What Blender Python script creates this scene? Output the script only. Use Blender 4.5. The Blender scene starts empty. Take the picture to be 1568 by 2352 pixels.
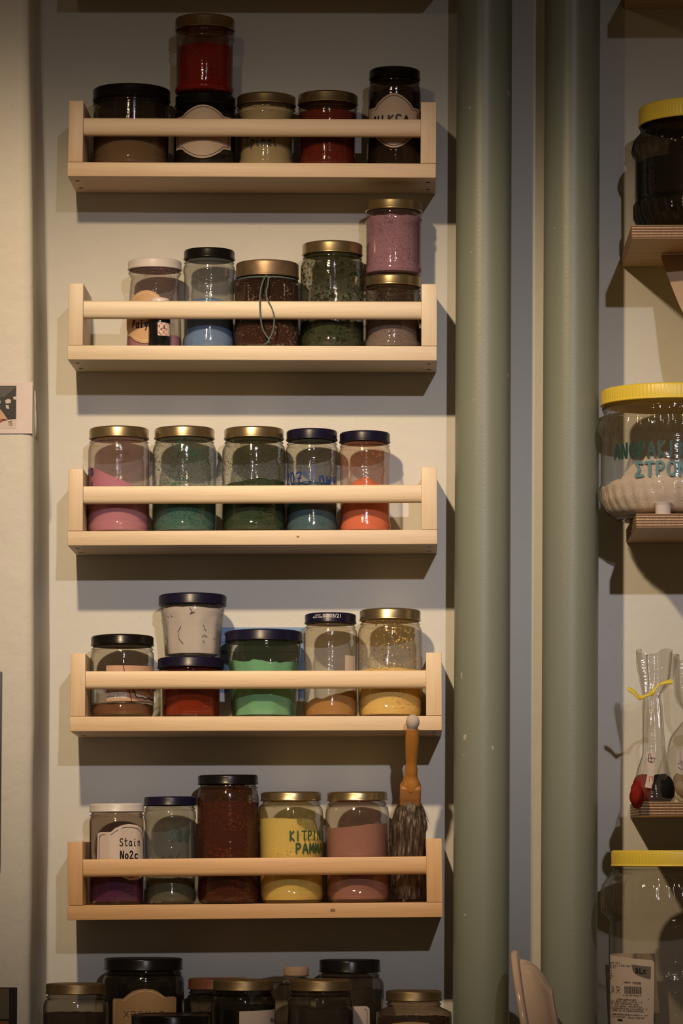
import bpy, bmesh, math, random
from mathutils import Vector, Matrix, noise as mnoise
random.seed(7)
S = bpy.context.scene
COL = S.collection
PI = math.pi
# ------------------------------------------------------------------ camera
W_PX, H_PX = 1568.0, 2352.0
F_PX = 8500.0
VPX, VPY = 960.0, 1960.0            # where lines perpendicular to the wall converge
ZC = 1.45
pitch = math.atan((VPY - H_PX / 2) / F_PX)
yaw = math.atan((VPX - W_PX / 2) / F_PX)
CAM_Y = -4.10
C0 = Vector((0.0, CAM_Y, ZC))
ROT = Matrix.Rotation(yaw, 3, 'Z') @ Matrix.Rotation(PI / 2 + pitch, 3, 'X')
cam_d = bpy.data.cameras.new('camera')
cam = bpy.data.objects.new('camera', cam_d)
COL.objects.link(cam)
cam.location = C0
cam.rotation_euler = ROT.to_euler()
cam_d.sensor_fit = 'AUTO'
cam_d.sensor_width = 36.0
cam_d.lens = F_PX / H_PX * 36.0
cam_d.clip_start = 0.05
S.camera = cam


def at(px, py, Y):
    """world point of the plane y=Y seen at pixel px,py"""
    d = ROT @ Vector(((px - W_PX / 2) / F_PX, -(py - H_PX / 2) / F_PX, -1.0))
    t = (Y - C0.y) / d.y
    return C0 + d * t


def scale_at(Y, py=1176):
    return 100.0 / (at(884, py, Y) - at(784, py, Y)).length


# ------------------------------------------------------------------ materials
MATS = {}


def srgb(r, g, b):
    f = lambda c: (c / 12.92) if c <= 0.04045 else ((c + 0.055) / 1.055) ** 2.4
    return (f(r / 255), f(g / 255), f(b / 255))


class NT:
    def __init__(s, name):
        s.m = bpy.data.materials.new(name)
        s.m.use_nodes = True
        s.t = s.m.node_tree
        s.t.nodes.clear()
        s.out = s.n('ShaderNodeOutputMaterial')

    def n(s, typ, **kw):
        nd = s.t.nodes.new(typ)
        for k, v in kw.items():
            if k.startswith('i_'):
                key = k[2:]
                key = int(key) if key.isdigit() else key.replace('_', ' ')
                nd.inputs[key].default_value = v
            else:
                setattr(nd, k, v)
        return nd

    def l(s, a, b):
        s.t.links.new(a, b)

    def coord(s, scale=(1, 1, 1), kind='Object'):
        tc = s.n('ShaderNodeTexCoord')
        mp = s.n('ShaderNodeMapping')
        mp.inputs['Scale'].default_value = scale
        s.l(tc.outputs[kind], mp.inputs['Vector'])
        return mp.outputs['Vector']

    def noise(s, scale, detail=3, vec=None, rough=0.55):
        nd = s.n('ShaderNodeTexNoise')
        nd.inputs['Scale'].default_value = scale
        nd.inputs['Detail'].default_value = detail
        nd.inputs['Roughness'].default_value = rough
        if vec is not None:
            s.l(vec, nd.inputs['Vector'])
        return nd.outputs['Fac']

    def ramp(s, fac, stops):
        nd = s.n('ShaderNodeValToRGB')
        el = nd.color_ramp.elements
        while len(el) < len(stops):
            el.new(0.5)
        for e, (p, c) in zip(el, stops):
            e.position = p
            e.color = (c[0], c[1], c[2], 1) if not isinstance(c, (int, float)) else (c, c, c, 1)
        s.l(fac, nd.inputs['Fac'])
        return nd.outputs['Color']

    def math(s, op, a, b=None, clamp=False):
        nd = s.n('ShaderNodeMath', operation=op)
        nd.use_clamp = clamp
        for i, v in enumerate((a, b)):
            if v is None:
                continue
            if isinstance(v, (int, float)):
                nd.inputs[i].default_value = v
            else:
                s.l(v, nd.inputs[i])
        return nd.outputs[0]

    def mixc(s, fac, a, b, mode='MIX'):
        nd = s.n('ShaderNodeMix', data_type='RGBA', blend_type=mode)
        for key, v in ((0, fac), (6, a), (7, b)):
            if isinstance(v, (int, float)):
                nd.inputs[key].default_value = v
            elif isinstance(v, tuple):
                nd.inputs[key].default_value = (v[0], v[1], v[2], 1)
            else:
                s.l(v, nd.inputs[key])
        return nd.outputs[2]

    def principled(s, color, rough=0.5, metal=0.0, bump=None, bump_d=0.001, bump_s=0.5, spec=0.5):
        p = s.n('ShaderNodeBsdfPrincipled')
        if isinstance(color, tuple):
            p.inputs['Base Color'].default_value = (color[0], color[1], color[2], 1)
        else:
            s.l(color, p.inputs['Base Color'])
        if isinstance(rough, (int, float)):
            p.inputs['Roughness'].default_value = rough
        else:
            s.l(rough, p.inputs['Roughness'])
        p.inputs['Metallic'].default_value = metal
        p.inputs['Specular IOR Level'].default_value = spec
        if bump is not None:
            b = s.n('ShaderNodeBump')
            b.inputs['Distance'].default_value = bump_d
            b.inputs['Strength'].default_value = bump_s
            s.l(bump, b.inputs['Height'])
            s.l(b.outputs[0], p.inputs['Normal'])
        s.l(p.outputs[0], s.out.inputs[0])
        return p


def m_plain(name, col, rough=0.5, metal=0.0, var=0.12, scale=60, spec=0.5, bump=0.0):
    if name in MATS:
        return MATS[name]
    t = NT(name)
    v = t.coord()
    n = t.noise(scale, 3, v)
    c = t.mixc(n, tuple(x * (1 - var) for x in col), tuple(min(1, x * (1 + var)) for x in col))
    t.principled(c, rough, metal, bump=(t.noise(scale * 4, 3, v) if bump else None), bump_d=bump or 0.001, spec=spec)
    MATS[name] = t.m
    return t.m


def m_wood(name, light, dark, axis='X', rough=0.45):
    if name in MATS:
        return MATS[name]
    t = NT(name)
    sc = {'X': (2.2, 40, 40), 'Z': (40, 40, 2.2), 'Y': (40, 2.2, 40)}[axis]
    v = t.coord(sc)
    n1 = t.noise(1.6, 4, v, 0.6)
    sc2 = {'X': (1.2, 10, 10), 'Z': (10, 10, 1.2), 'Y': (10, 1.2, 10)}[axis]
    n2 = t.noise(1.3, 2, t.coord(sc2))
    sc3 = {'X': (18, 420, 420), 'Z': (420, 420, 18), 'Y': (420, 18, 420)}[axis]
    n3 = t.noise(1.0, 3, t.coord(sc3))
    f = t.math('ADD', t.math('MULTIPLY', n1, 0.5), t.math('MULTIPLY', n2, 0.5))
    c = t.ramp(f, [(0.34, dark), (0.52, light), (0.66, tuple(min(1, x * 1.06) for x in light))])
    c = t.mixc(t.ramp(n3, [(0.40, 0.13), (0.58, 0.0)]), c, tuple(x * 0.55 for x in dark))
    t.principled(c, rough, bump=n3, bump_d=0.0002, bump_s=0.35)
    MATS[name] = t.m
    return t.m


def m_glass(name, tint=(0.95, 0.95, 0.93), edge=(0.30, 0.29, 0.25), film=None, film_amt=0.0, film_scale=22,
            speck=None, speck_amt=0.0, speck_scale=260, rough=0.05, spec=1.0):
    """thin container glass: one sheet, tinted by its path length, with powder dust clinging to it"""
    if name in MATS:
        return MATS[name]
    t = NT(name)
    lw = t.n('ShaderNodeLayerWeight')
    lw.inputs['Blend'].default_value = 0.5
    fac = lw.outputs['Facing']
    mid = tuple(a * .55 + b * .45 for a, b in zip(tint, edge))
    col = t.ramp(fac, [(0.50, tint), (0.78, mid), (0.885, edge), (0.93, tuple(x * .5 for x in edge)), (0.955, mid), (1.0, edge)])
    tr = t.n('ShaderNodeBsdfTransparent')
    t.l(col, tr.inputs['Color'])
    cur = tr.outputs[0]
    v = t.coord()
    if film is not None and film_amt > 0:
        n = t.noise(film_scale, 4, v, 0.6)
        f = t.math('MULTIPLY', t.ramp(n, [(0.25, 0.35), (0.7, 1.0)]), film_amt)
        d = t.n('ShaderNodeBsdfDiffuse')
        d.inputs['Color'].default_value = (*film, 1)
        mx = t.n('ShaderNodeMixShader')
        t.l(f, mx.inputs[0]); t.l(cur, mx.inputs[1]); t.l(d.outputs[0], mx.inputs[2])
        cur = mx.outputs[0]
    if speck is not None and speck_amt > 0:
        n = t.noise(speck_scale * 2.6, 5, v, 0.65)
        mask = t.noise(38, 3, v)
        th = t.math('ADD', n, t.math('MULTIPLY', t.math('SUBTRACT', mask, 0.5), 0.45))
        f = t.ramp(th, [(0.66 - speck_amt * 0.2, 0.0), (0.71 - speck_amt * 0.2, 0.9)])
        d = t.n('ShaderNodeBsdfDiffuse')
        d.inputs['Color'].default_value = (*speck, 1)
        mx = t.n('ShaderNodeMixShader')
        t.l(f, mx.inputs[0]); t.l(cur, mx.inputs[1]); t.l(d.outputs[0], mx.inputs[2])
        cur = mx.outputs[0]
    g = t.n('ShaderNodeBsdfGlossy')
    g.inputs['Roughness'].default_value = rough
    b = t.n('ShaderNodeBump')
    b.inputs['Distance'].default_value = 0.00042
    b.inputs['Strength'].default_value = 1.0
    t.l(t.math('ADD', t.noise(1.0, 3, t.coord((45, 45, 420))), t.math('MULTIPLY', t.noise(75, 2, v), 1.0)), b.inputs['Height'])
    t.l(b.outputs[0], g.inputs['Normal'])
    fr = t.math('ADD', t.math('MULTIPLY', t.math('POWER', fac, 5.0), 0.75), 0.062 * spec)
    mx = t.n('ShaderNodeMixShader')
    t.l(fr, mx.inputs[0]); t.l(cur, mx.inputs[1]); t.l(g.outputs[0], mx.inputs[2])
    t.l(mx.outputs[0], t.out.inputs[0])
    MATS[name] = t.m
    return t.m


def m_powder(name, col, var=0.10, dirt=None, dirt_amt=0.0):
    if name in MATS:
        return MATS[name]
    t = NT(name)
    v = t.coord()
    n = t.noise(90, 4, v)
    c = t.mixc(n, tuple(x * (1 - var * 1.6) for x in col), tuple(min(1, x * (1 + var)) for x in col))
    if dirt:
        k = t.ramp(t.noise(800, 4, v), [(0.60 - dirt_amt * .2, 0.0), (0.68 - dirt_amt * .2, 1.0)])
        c = t.mixc(k, c, dirt)
    t.principled(c, 0.9, bump=t.noise(500, 3, v), bump_d=0.0006, bump_s=0.5, spec=0.1)
    MATS[name] = t.m
    return t.m


def m_wall(name, col, bump=0.0016, stain=True):
    if name in MATS:
        return MATS[name]
    t = NT(name)
    v = t.coord()
    n = t.noise(5, 4, v)
    c = t.mixc(n, tuple(x * 0.93 for x in col), col)
    k = t.ramp(t.noise(140, 2, v), [(0.70, 0.0), (0.78, 0.5)])
    c = t.mixc(k, c, tuple(x * 0.62 for x in col))
    h = t.math('ADD', t.math('MULTIPLY', t.noise(14, 3, v), 2.0), t.math('MULTIPLY', t.noise(110, 3, v), 0.35))
    t.principled(c, 0.55, bump=h, bump_d=bump, bump_s=0.5, spec=0.35)
    MATS[name] = t.m
    return t.m


def m_ply(name, light, dark, tz):
    """plywood: plain face veneer, stripes of plies on the edges"""
    if name in MATS:
        return MATS[name]
    t = NT(name)
    tc = t.n('ShaderNodeTexCoord')
    sp = t.n('ShaderNodeSeparateXYZ')
    t.l(tc.outputs['Object'], sp.inputs[0])
    wob = t.noise(9, 2, t.coord((1, 1, 8)))
    z = t.math('ADD', sp.outputs[2], t.math('MULTIPLY', wob, 0.0006))
    fr = t.math('FRACT', t.math('MULTIPLY', z, 5.0 / tz))
    st = t.ramp(fr, [(0.0, light), (0.24, light), (0.34, dark), (0.62, tuple(x * .55 for x in dark)), (0.90, dark), (1.0, light)])
    st = t.mixc(t.ramp(t.noise(300, 2, t.coord((1, 1, .3))), [(0.4, 0.3), (0.6, 0)]), st, tuple(x * .4 for x in dark))
    face = t.ramp(t.noise(1.5, 4, t.coord((4, 40, 40))), [(0.3, tuple(x * .7 for x in light)), (0.7, light)])
    ge = t.n('ShaderNodeNewGeometry')
    sn = t.n('ShaderNodeSeparateXYZ')
    t.l(ge.outputs['Normal'], sn.inputs[0])
    up = t.math('GREATER_THAN', t.math('ABSOLUTE', sn.outputs[2]), 0.7)
    c = t.mixc(up, st, face)
    t.principled(c, 0.55)
    MATS[name] = t.m
    return t.m


M_WALL = m_wall('plaster_white', (0.61, 0.60, 0.555))
M_WALL2 = m_wall('plaster_cream', (0.63, 0.60, 0.53), 0.0024)
M_GOLD = m_plain('gold_lacquer', (0.43, 0.335, 0.185), 0.30, 0.92, 0.12, 30)
M_GOLD_DULL = m_plain('gold_lacquer_dull', (0.23, 0.17, 0.09), 0.44, 0.85, 0.35, 55)
M_BRONZE = m_plain('worn_tin', (0.30, 0.21, 0.13), 0.42, 0.8, 0.65, 60)
M_BLACK = m_plain('black_enamel', (0.006, 0.005, 0.005), 0.26, 0, 0.2, spec=0.28)
M_NAVY = m_plain('navy_enamel', (0.008, 0.0065, 0.024), 0.32, 0, 0.4, 90, spec=0.32)
M_WHITE = m_plain('white_enamel', (0.62, 0.57, 0.55), 0.35, 0, 0.06)
M_RUST = m_plain('rusty_tin', (0.16, 0.06, 0.03), 0.6, 0.4, 0.6, 70)
M_YELLOW = m_plain('yellow_plastic', (0.80, 0.60, 0.07), 0.38, 0, 0.06)
M_PAPER = m_plain('label_paper', (0.62, 0.52, 0.46), 0.75, 0, 0.05)
M_KRAFT = m_plain('kraft_label', (0.52, 0.33, 0.18), 0.8, 0, 0.08)
M_KRAFT_GREY = m_plain('grey_kraft_label', (0.50, 0.39, 0.30), 0.8, 0, 0.08)
M_INK = m_plain('black_ink', (0.012, 0.010, 0.012), 0.6)
M_INK_BLUE = m_plain('blue_marker', (0.010, 0.03, 0.16), 0.5)
M_INK_GREEN = m_plain('green_marker', (0.03, 0.085, 0.03), 0.5, 0, 0.7, 240)
M_INK_TEAL = m_plain('teal_marker', (0.012, 0.052, 0.05), 0.5)
M_INK_SKY = m_plain('pale_blue_marker', (0.10, 0.22, 0.25), 0.6)
M_INK_RED = m_plain('red_ink', (0.55, 0.05, 0.04), 0.6)
M_BURG = m_plain('burgundy_ink', (0.09, 0.008, 0.010), 0.6)
M_WHITE_INK = m_plain('white_print', (0.75, 0.74, 0.78), 0.6)
M_LINE = m_plain('pale_line_ink', (0.80, 0.66, 0.48), 0.7)
M_PIPE = None


def m_pipe():
    t = NT('sage_gloss_paint')
    v = t.coord()
    n = t.noise(7, 3, t.coord((1, 1, .25)))
    c = t.mixc(n, (0.185, 0.205, 0.160), (0.205, 0.224, 0.180))
    k = t.ramp(t.noise(95, 2, t.coord((1, 1, .55))), [(0.735, 0.0), (0.76, 1.0)])
    c = t.mixc(t.math('MULTIPLY', k, 0.55), c, (0.6, 0.55, 0.42))
    t.principled(c, 0.40, bump=t.noise(330, 3, v), bump_d=0.00022, bump_s=0.5)
    return t.m


M_PIPE = m_pipe()
WOODS = []
for i, (lt, dk) in enumerate([((0.76, 0.56, 0.375), (0.68, 0.475, 0.30)), ((0.665, 0.545, 0.395), (0.61, 0.48, 0.33)),
                              ((0.69, 0.54, 0.36), (0.625, 0.465, 0.295)), ((0.75, 0.56, 0.345), (0.66, 0.46, 0.26)),
                              ((0.74, 0.455, 0.22), (0.62, 0.355, 0.155))]):
    WOODS.append((m_wood('birch_%d_along' % i, lt, dk, 'X'), m_wood('birch_%d_upright' % i, lt, dk, 'Z')))
M_SCREW = m_plain('screw_steel', (0.05, 0.04, 0.03), 0.5, 0.8)

# ------------------------------------------------------------------ mesh helpers


def finish(name, bm, mat, parent=None, smooth=True, angle=38, recalc=True):
    if recalc:
        bmesh.ops.recalc_face_normals(bm, faces=bm.faces)
    me = bpy.data.meshes.new(name)
    bm.to_mesh(me)
    bm.free()
    if smooth and len(me.polygons):
        me.polygons.foreach_set('use_smooth', [True] * len(me.polygons))
        me.set_sharp_from_angle(angle=math.radians(angle))
    for m in (mat if isinstance(mat, (list, tuple)) else [mat]):
        me.materials.append(m)
    o = bpy.data.objects.new(name, me)
    COL.objects.link(o)
    if parent is not None:
        o.parent = parent
    return o


def tag(o, label, cat, group=None, kind=None):
    o['label'] = label
    o['category'] = cat
    if group:
        o['group'] = group
    if kind:
        o['kind'] = kind
    return o


def thing(name, label, cat, mat4=None, group=None):
    o = bpy.data.objects.new(name, None)
    o.empty_display_size = 0.02
    COL.objects.link(o)
    if mat4 is not None:
        o.matrix_world = mat4
    return tag(o, label, cat, group)


def add_box(bm, lo, hi, bevel=0.0, segs=2):
    g = bmesh.ops.create_cube(bm, size=1.0)
    vs = g['verts']
    for v in vs:
        v.co = Vector([lo[i] + (v.co[i] + 0.5) * (hi[i] - lo[i]) for i in range(3)])
    if bevel > 0:
        es = list({e for v in vs for e in v.link_edges})
        bmesh.ops.bevel(bm, geom=es, offset=bevel, segments=segs, affect='EDGES', profile=0.6)


def lathe(bm, prof, n=48, mod=None, close=True):
    """prof [(r,z)] bottom to top around Z; mod(theta,z) scales the radius. theta=0 is -Y"""
    rings = []
    for r, z in prof:
        if r < 1e-6:
            rings.append([bm.verts.new((0, 0, z))])
        else:
            ring = []
            for k in range(n):
                th = 2 * PI * k / n
                rr = r * (mod(th, z) if mod else 1)
                ring.append(bm.verts.new((rr * math.sin(th), -rr * math.cos(th), z)))
            rings.append(ring)
    for a, b in zip(rings, rings[1:]):
        for k in range(n):
            k2 = (k + 1) % n
            if len(a) == 1 and len(b) == 1:
                continue
            if len(a) == 1:
                bm.faces.new((a[0], b[k2], b[k]))
            elif len(b) == 1:
                bm.faces.new((a[k], a[k2], b[0]))
            else:
                bm.faces.new((a[k], a[k2], b[k2], b[k]))


def tube(bm, pts, rad, n=8, cap=True):
    pts = [Vector(p) for p in pts]
    rings = []
    prev = None
    for i, p in enumerate(pts):
        d = (pts[min(i + 1, len(pts) - 1)] - pts[max(i - 1, 0)]).normalized()
        if prev is None:
            u = d.orthogonal().normalized()
        else:
            u = (prev - d * prev.dot(d)).normalized()
        prev = u
        w = d.cross(u)
        r = rad[i] if isinstance(rad, (list, tuple)) else rad
        rings.append([bm.verts.new(p + (u * math.cos(2 * PI * k / n) + w * math.sin(2 * PI * k / n)) * r) for k in range(n)])
    for a, b in zip(rings, rings[1:]):
        for k in range(n):
            bm.faces.new((a[k], a[(k + 1) % n], b[(k + 1) % n], b[k]))
    if cap:
        bm.faces.new(rings[0][::-1])
        bm.faces.new(rings[-1])


def spline(pts, per=6):
    P = [Vector(p) for p in pts]
    if len(P) < 3:
        return P
    out = []
    for i in range(len(P) - 1):
        p0, p1, p2, p3 = P[max(i - 1, 0)], P[i], P[i + 1], P[min(i + 2, len(P) - 1)]
        for k in range(per):
            t = k / per
            out.append(0.5 * ((2 * p1) + (p2 - p0) * t + (2 * p0 - 5 * p1 + 4 * p2 - p3) * t * t + (3 * p1 - p0 - 3 * p2 + p3) * t ** 3))
    out.append(P[-1])
    return out


# handwriting: strokes in a unit box
def _c(cx, cy, rx, ry, a0=0, a1=360, n=12):
    return [(cx + rx * math.cos(math.radians(a0 + (a1 - a0) * i / n)), cy + ry * math.sin(math.radians(a0 + (a1 - a0) * i / n))) for i in range(n + 1)]


GLYPH = {
    'S': [[(.85, .88), (.6, 1), (.25, .92), (.12, .7), (.4, .52), (.78, .35), (.75, .1), (.4, 0), (.08, .12)]],
    't': [[(.42, 1.05), (.4, .15), (.6, 0), (.8, .1)], [(.08, .66), (.82, .70)]],
    'a': [[(.78, .58), (.4, .64), (.1, .3), (.3, 0), (.7, .2), (.8, .6), (.8, .1), (.95, 0)]],
    'i': [[(.4, .6), (.38, .05), (.6, 0)], [(.42, .85), (.46, .90)]],
    'n': [[(.1, .62), (.12, 0)], [(.12, .42), (.4, .64), (.7, .55), (.75, 0)]],
    'N': [[(.1, 0), (.14, 1), (.78, 0), (.85, 1)]],
    'o': [_c(.45, .3, .33, .3, 90, 450)], 'O': [_c(.5, .5, .42, .5, 90, 450)], '0': [_c(.45, .5, .34, .5, 90, 450)],
    'c': [_c(.5, .3, .36, .3, 50, 310, 9)],
    '2': [[(.1, .8), (.35, 1), (.75, .85), (.6, .5), (.1, .02), (.9, .02)]],
    '3': [[(.1, .9), (.8, 1), (.4, .6), (.85, .4), (.7, .08), (.3, 0), (.05, .1)]],
    '6': [[(.75, 1), (.3, .7), (.12, .25), (.4, 0), (.8, .2), (.6, .5), (.2, .35)]],
    '7': [[(.05, .9), (.85, 1), (.6, .5), (.45, 0)], [(.25, .45), (.85, .5)]],
    '8': [_c(.45, .76, .26, .24, 270, 630), _c(.45, .27, .34, .27, 90, 450)],
    '(': [[(.75, 1.55), (.4, 1.1), (.22, .6), (.22, .2)]],
    'w': [[(.1, .6), (.08, .15), (.3, 0), (.5, .35), (.65, .05), (.9, .3), (.85, .62)]],
    'y': [[(.1, .6), (.25, .2), (.55, .15)], [(.75, .65), (.6, .1), (.3, -.4)]],
    'u': [[(.12, .6), (.1, .1), (.4, 0), (.75, .3)], [(.78, .62), (.78, .1), (.95, 0)]],
    'K': [[(.12, 1), (.12, 0)], [(.8, 1), (.15, .5), (.85, 0)]],
    'I': [[(.35, 1), (.32, 0)]], 'T': [[(.0, .98), (.95, 1)], [(.48, 1), (.45, 0)]],
    'P': [[(.15, 1), (.12, 0)], [(.12, .98), (.6, 1), (.8, .75), (.5, .48), (.14, .48)]],
    'p': [[(.15, .62), (.12, -.3)], [(.12, .55), (.5, .66), (.8, .4), (.5, .05), (.14, .08)]],
    'A': [[(.02, 0), (.45, 1), (.9, 0)], [(.2, .38), (.72, .38)]],
    'M': [[(.05, 0), (.15, 1), (.48, .3), (.82, 1), (.9, 0)]],
    'X': [[(.05, 1), (.85, 0)], [(.85, 1), (.05, 0)]],
    'E': [[(.8, 1), (.15, .98), (.12, 0), (.82, 0)], [(.13, .52), (.7, .54)]],
    'L': [[(.02, 0), (.45, 1), (.9, 0)]],      # lambda
    'Q': [_c(.5, .5, .42, .5, 90, 450), [(.25, .5), (.75, .5)]],   # theta
    'Z': [[(.85, .95), (.1, 1), (.5, .52), (.05, .02), (.9, .04)]],  # sigma
    'l': [[(.3, 1), (.3, .1), (.6, 0)]], 'e': [[(.12, .32), (.78, .36), (.6, .62), (.2, .5), (.15, .1), (.5, 0), (.8, .12)]],
    'g': [_c(.4, .35, .3, .28, 60, 420), [(.72, .62), (.7, -.25), (.35, -.42), (.1, -.3)]],
    'k': [[(.15, 1), (.14, 0)], [(.7, .6), (.16, .28), (.75, 0)]],
    '.': [[(.4, .02), (.46, .06)]], ',': [[(.45, .08), (.35, -.15)]], '1': [[(.2, .8), (.45, 1), (.45, 0)]],
    ' ': [],
}


def ribbon(quads, pts, w):
    """flat stroke of width w along 2-D pts, appended to the list of polygons"""
    pts = [Vector((p[0], p[1])) for p in pts]
    for a, b in zip(pts, pts[1:]):
        d = b - a
        if d.length < 1e-9:
            continue
        n = Vector((-d.y, d.x)).normalized() * w * 0.5
        quads.append([a + n, a - n, b - n, b + n])
    for p in pts:
        quads.append([p + Vector((math.cos(k * PI / 4), math.sin(k * PI / 4))) * w * 0.5 for k in range(8)])


def hand_text(text, x0, y0, x1, y1, w):
    """polygons (2-D) of handwriting filling the box x0..x1, y0 (base) .. y1 (top)"""
    out = []
    n = len(text)
    adv = (x1 - x0) / max(n, 1)
    for i, ch in enumerate(text):
        for st in GLYPH.get(ch, []):
            pts = [(x0 + adv * (i + 0.08 + p[0] * 0.80), y0 + (y1 - y0) * p[1]) for p in st]
            pts3 = spline([(p[0], p[1], 0) for p in pts], 4) if len(pts) > 2 else [Vector((p[0], p[1], 0)) for p in pts]
            ribbon(out, [(p.x, p.y) for p in pts3], w)
    return out


_font_cache = {}


def print_text(text, x0, y0, x1=None, h=0.003, bold=0.0):
    """polygons (2-D) of printed letters; cap height h, base at y0, stretched to end at x1"""
    key = (text, bold)
    if key not in _font_cache:
        cu = bpy.data.curves.new('print', 'FONT')
        cu.body = text
        cu.size = 1.0
        cu.offset = bold
        cu.resolution_u = 2
        ob = bpy.data.objects.new('print', cu)
        COL.objects.link(ob)
        bpy.context.view_layer.update()
        dg = bpy.context.evaluated_depsgraph_get()
        me = ob.evaluated_get(dg).to_mesh()
        vs = [(v.co.x, v.co.y) for v in me.vertices]
        fs = [list(p.vertices) for p in me.polygons]
        ob.evaluated_get(dg).to_mesh_clear()
        bpy.data.objects.remove(ob)
        bpy.data.curves.remove(cu)
        _font_cache[key] = (vs, fs)
    vs, fs = _font_cache[key]
    if not vs:
        return []
    xa, xb = min(v[0] for v in vs), max(v[0] for v in vs)
    sy = h / 0.72
    sx = sy if x1 is None else (x1 - x0) / max(xb - xa, 1e-6)
    return [[Vector((x0 + (vs[i][0] - xa) * sx, y0 + vs[i][1] * sy)) for i in f] for f in fs]


def flat_polys(bm, polys, fn):
    for p in polys:
        vs = [bm.verts.new(fn(q[0], q[1])) for q in p]
        try:
            bm.faces.new(vs)
        except ValueError:
            pass


def patch(bm, outline, fn, step):
    """fills a 2-D outline, slices it into strips and maps it with fn(u,v)"""
    t = bmesh.new()
    vs = [t.verts.new((p[0], p[1], 0)) for p in outline]
    t.faces.new(vs)
    bmesh.ops.triangulate(t, faces=t.faces[:])
    x0, x1 = min(p[0] for p in outline), max(p[0] for p in outline)
    k = max(2, int((x1 - x0) / step))
    for i in range(1, k):
        bmesh.ops.bisect_plane(t, geom=t.verts[:] + t.edges[:] + t.faces[:], dist=1e-9,
                               plane_co=(x0 + (x1 - x0) * i / k, 0, 0), plane_no=(1, 0, 0))
    mp = {v: bm.verts.new(fn(v.co.x, v.co.y)) for v in t.verts}
    for f in t.faces:
        bm.faces.new([mp[v] for v in f.verts])
    t.free()


def faint_print(rows, h, seed=1):
    """rows (x0, x1, y): lines of print too small to read, as little upright and level ticks"""
    r = random.Random(seed)
    out = []
    for x0, x1, y in rows:
        x = x0
        while x < x1:
            w = h * r.uniform(.45, .8)
            if r.random() < .86:
                ribbon(out, [(x, y), (x + h * .05, y - h * r.uniform(.7, 1))], h * .2)
                if r.random() < .6:
                    yy = y - h * r.choice((0, .5, .95))
                    ribbon(out, [(x, yy), (x + w * .7, yy)], h * .18)
            x += w
    return out


# ------------------------------------------------------------------ jar geometry
def poly_mod(n, soft, phase=0.0):
    """cross-section with n flat sides (a side faces -Y), corners cut at soft"""
    def f(th, z=0):
        a = (th + phase + PI / n) % (2 * PI / n) - PI / n
        return min(1.0 / math.cos(a), soft)
    return f


def arc(r0, z0, r1, z1, n=6):
    """convex shoulder from (r0,z0) vertical to (r1,z1) horizontal"""
    return [(r1 + (r0 - r1) * math.cos(i / n * PI / 2), z0 + (z1 - z0) * math.sin(i / n * PI / 2)) for i in range(n + 1)]


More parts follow.
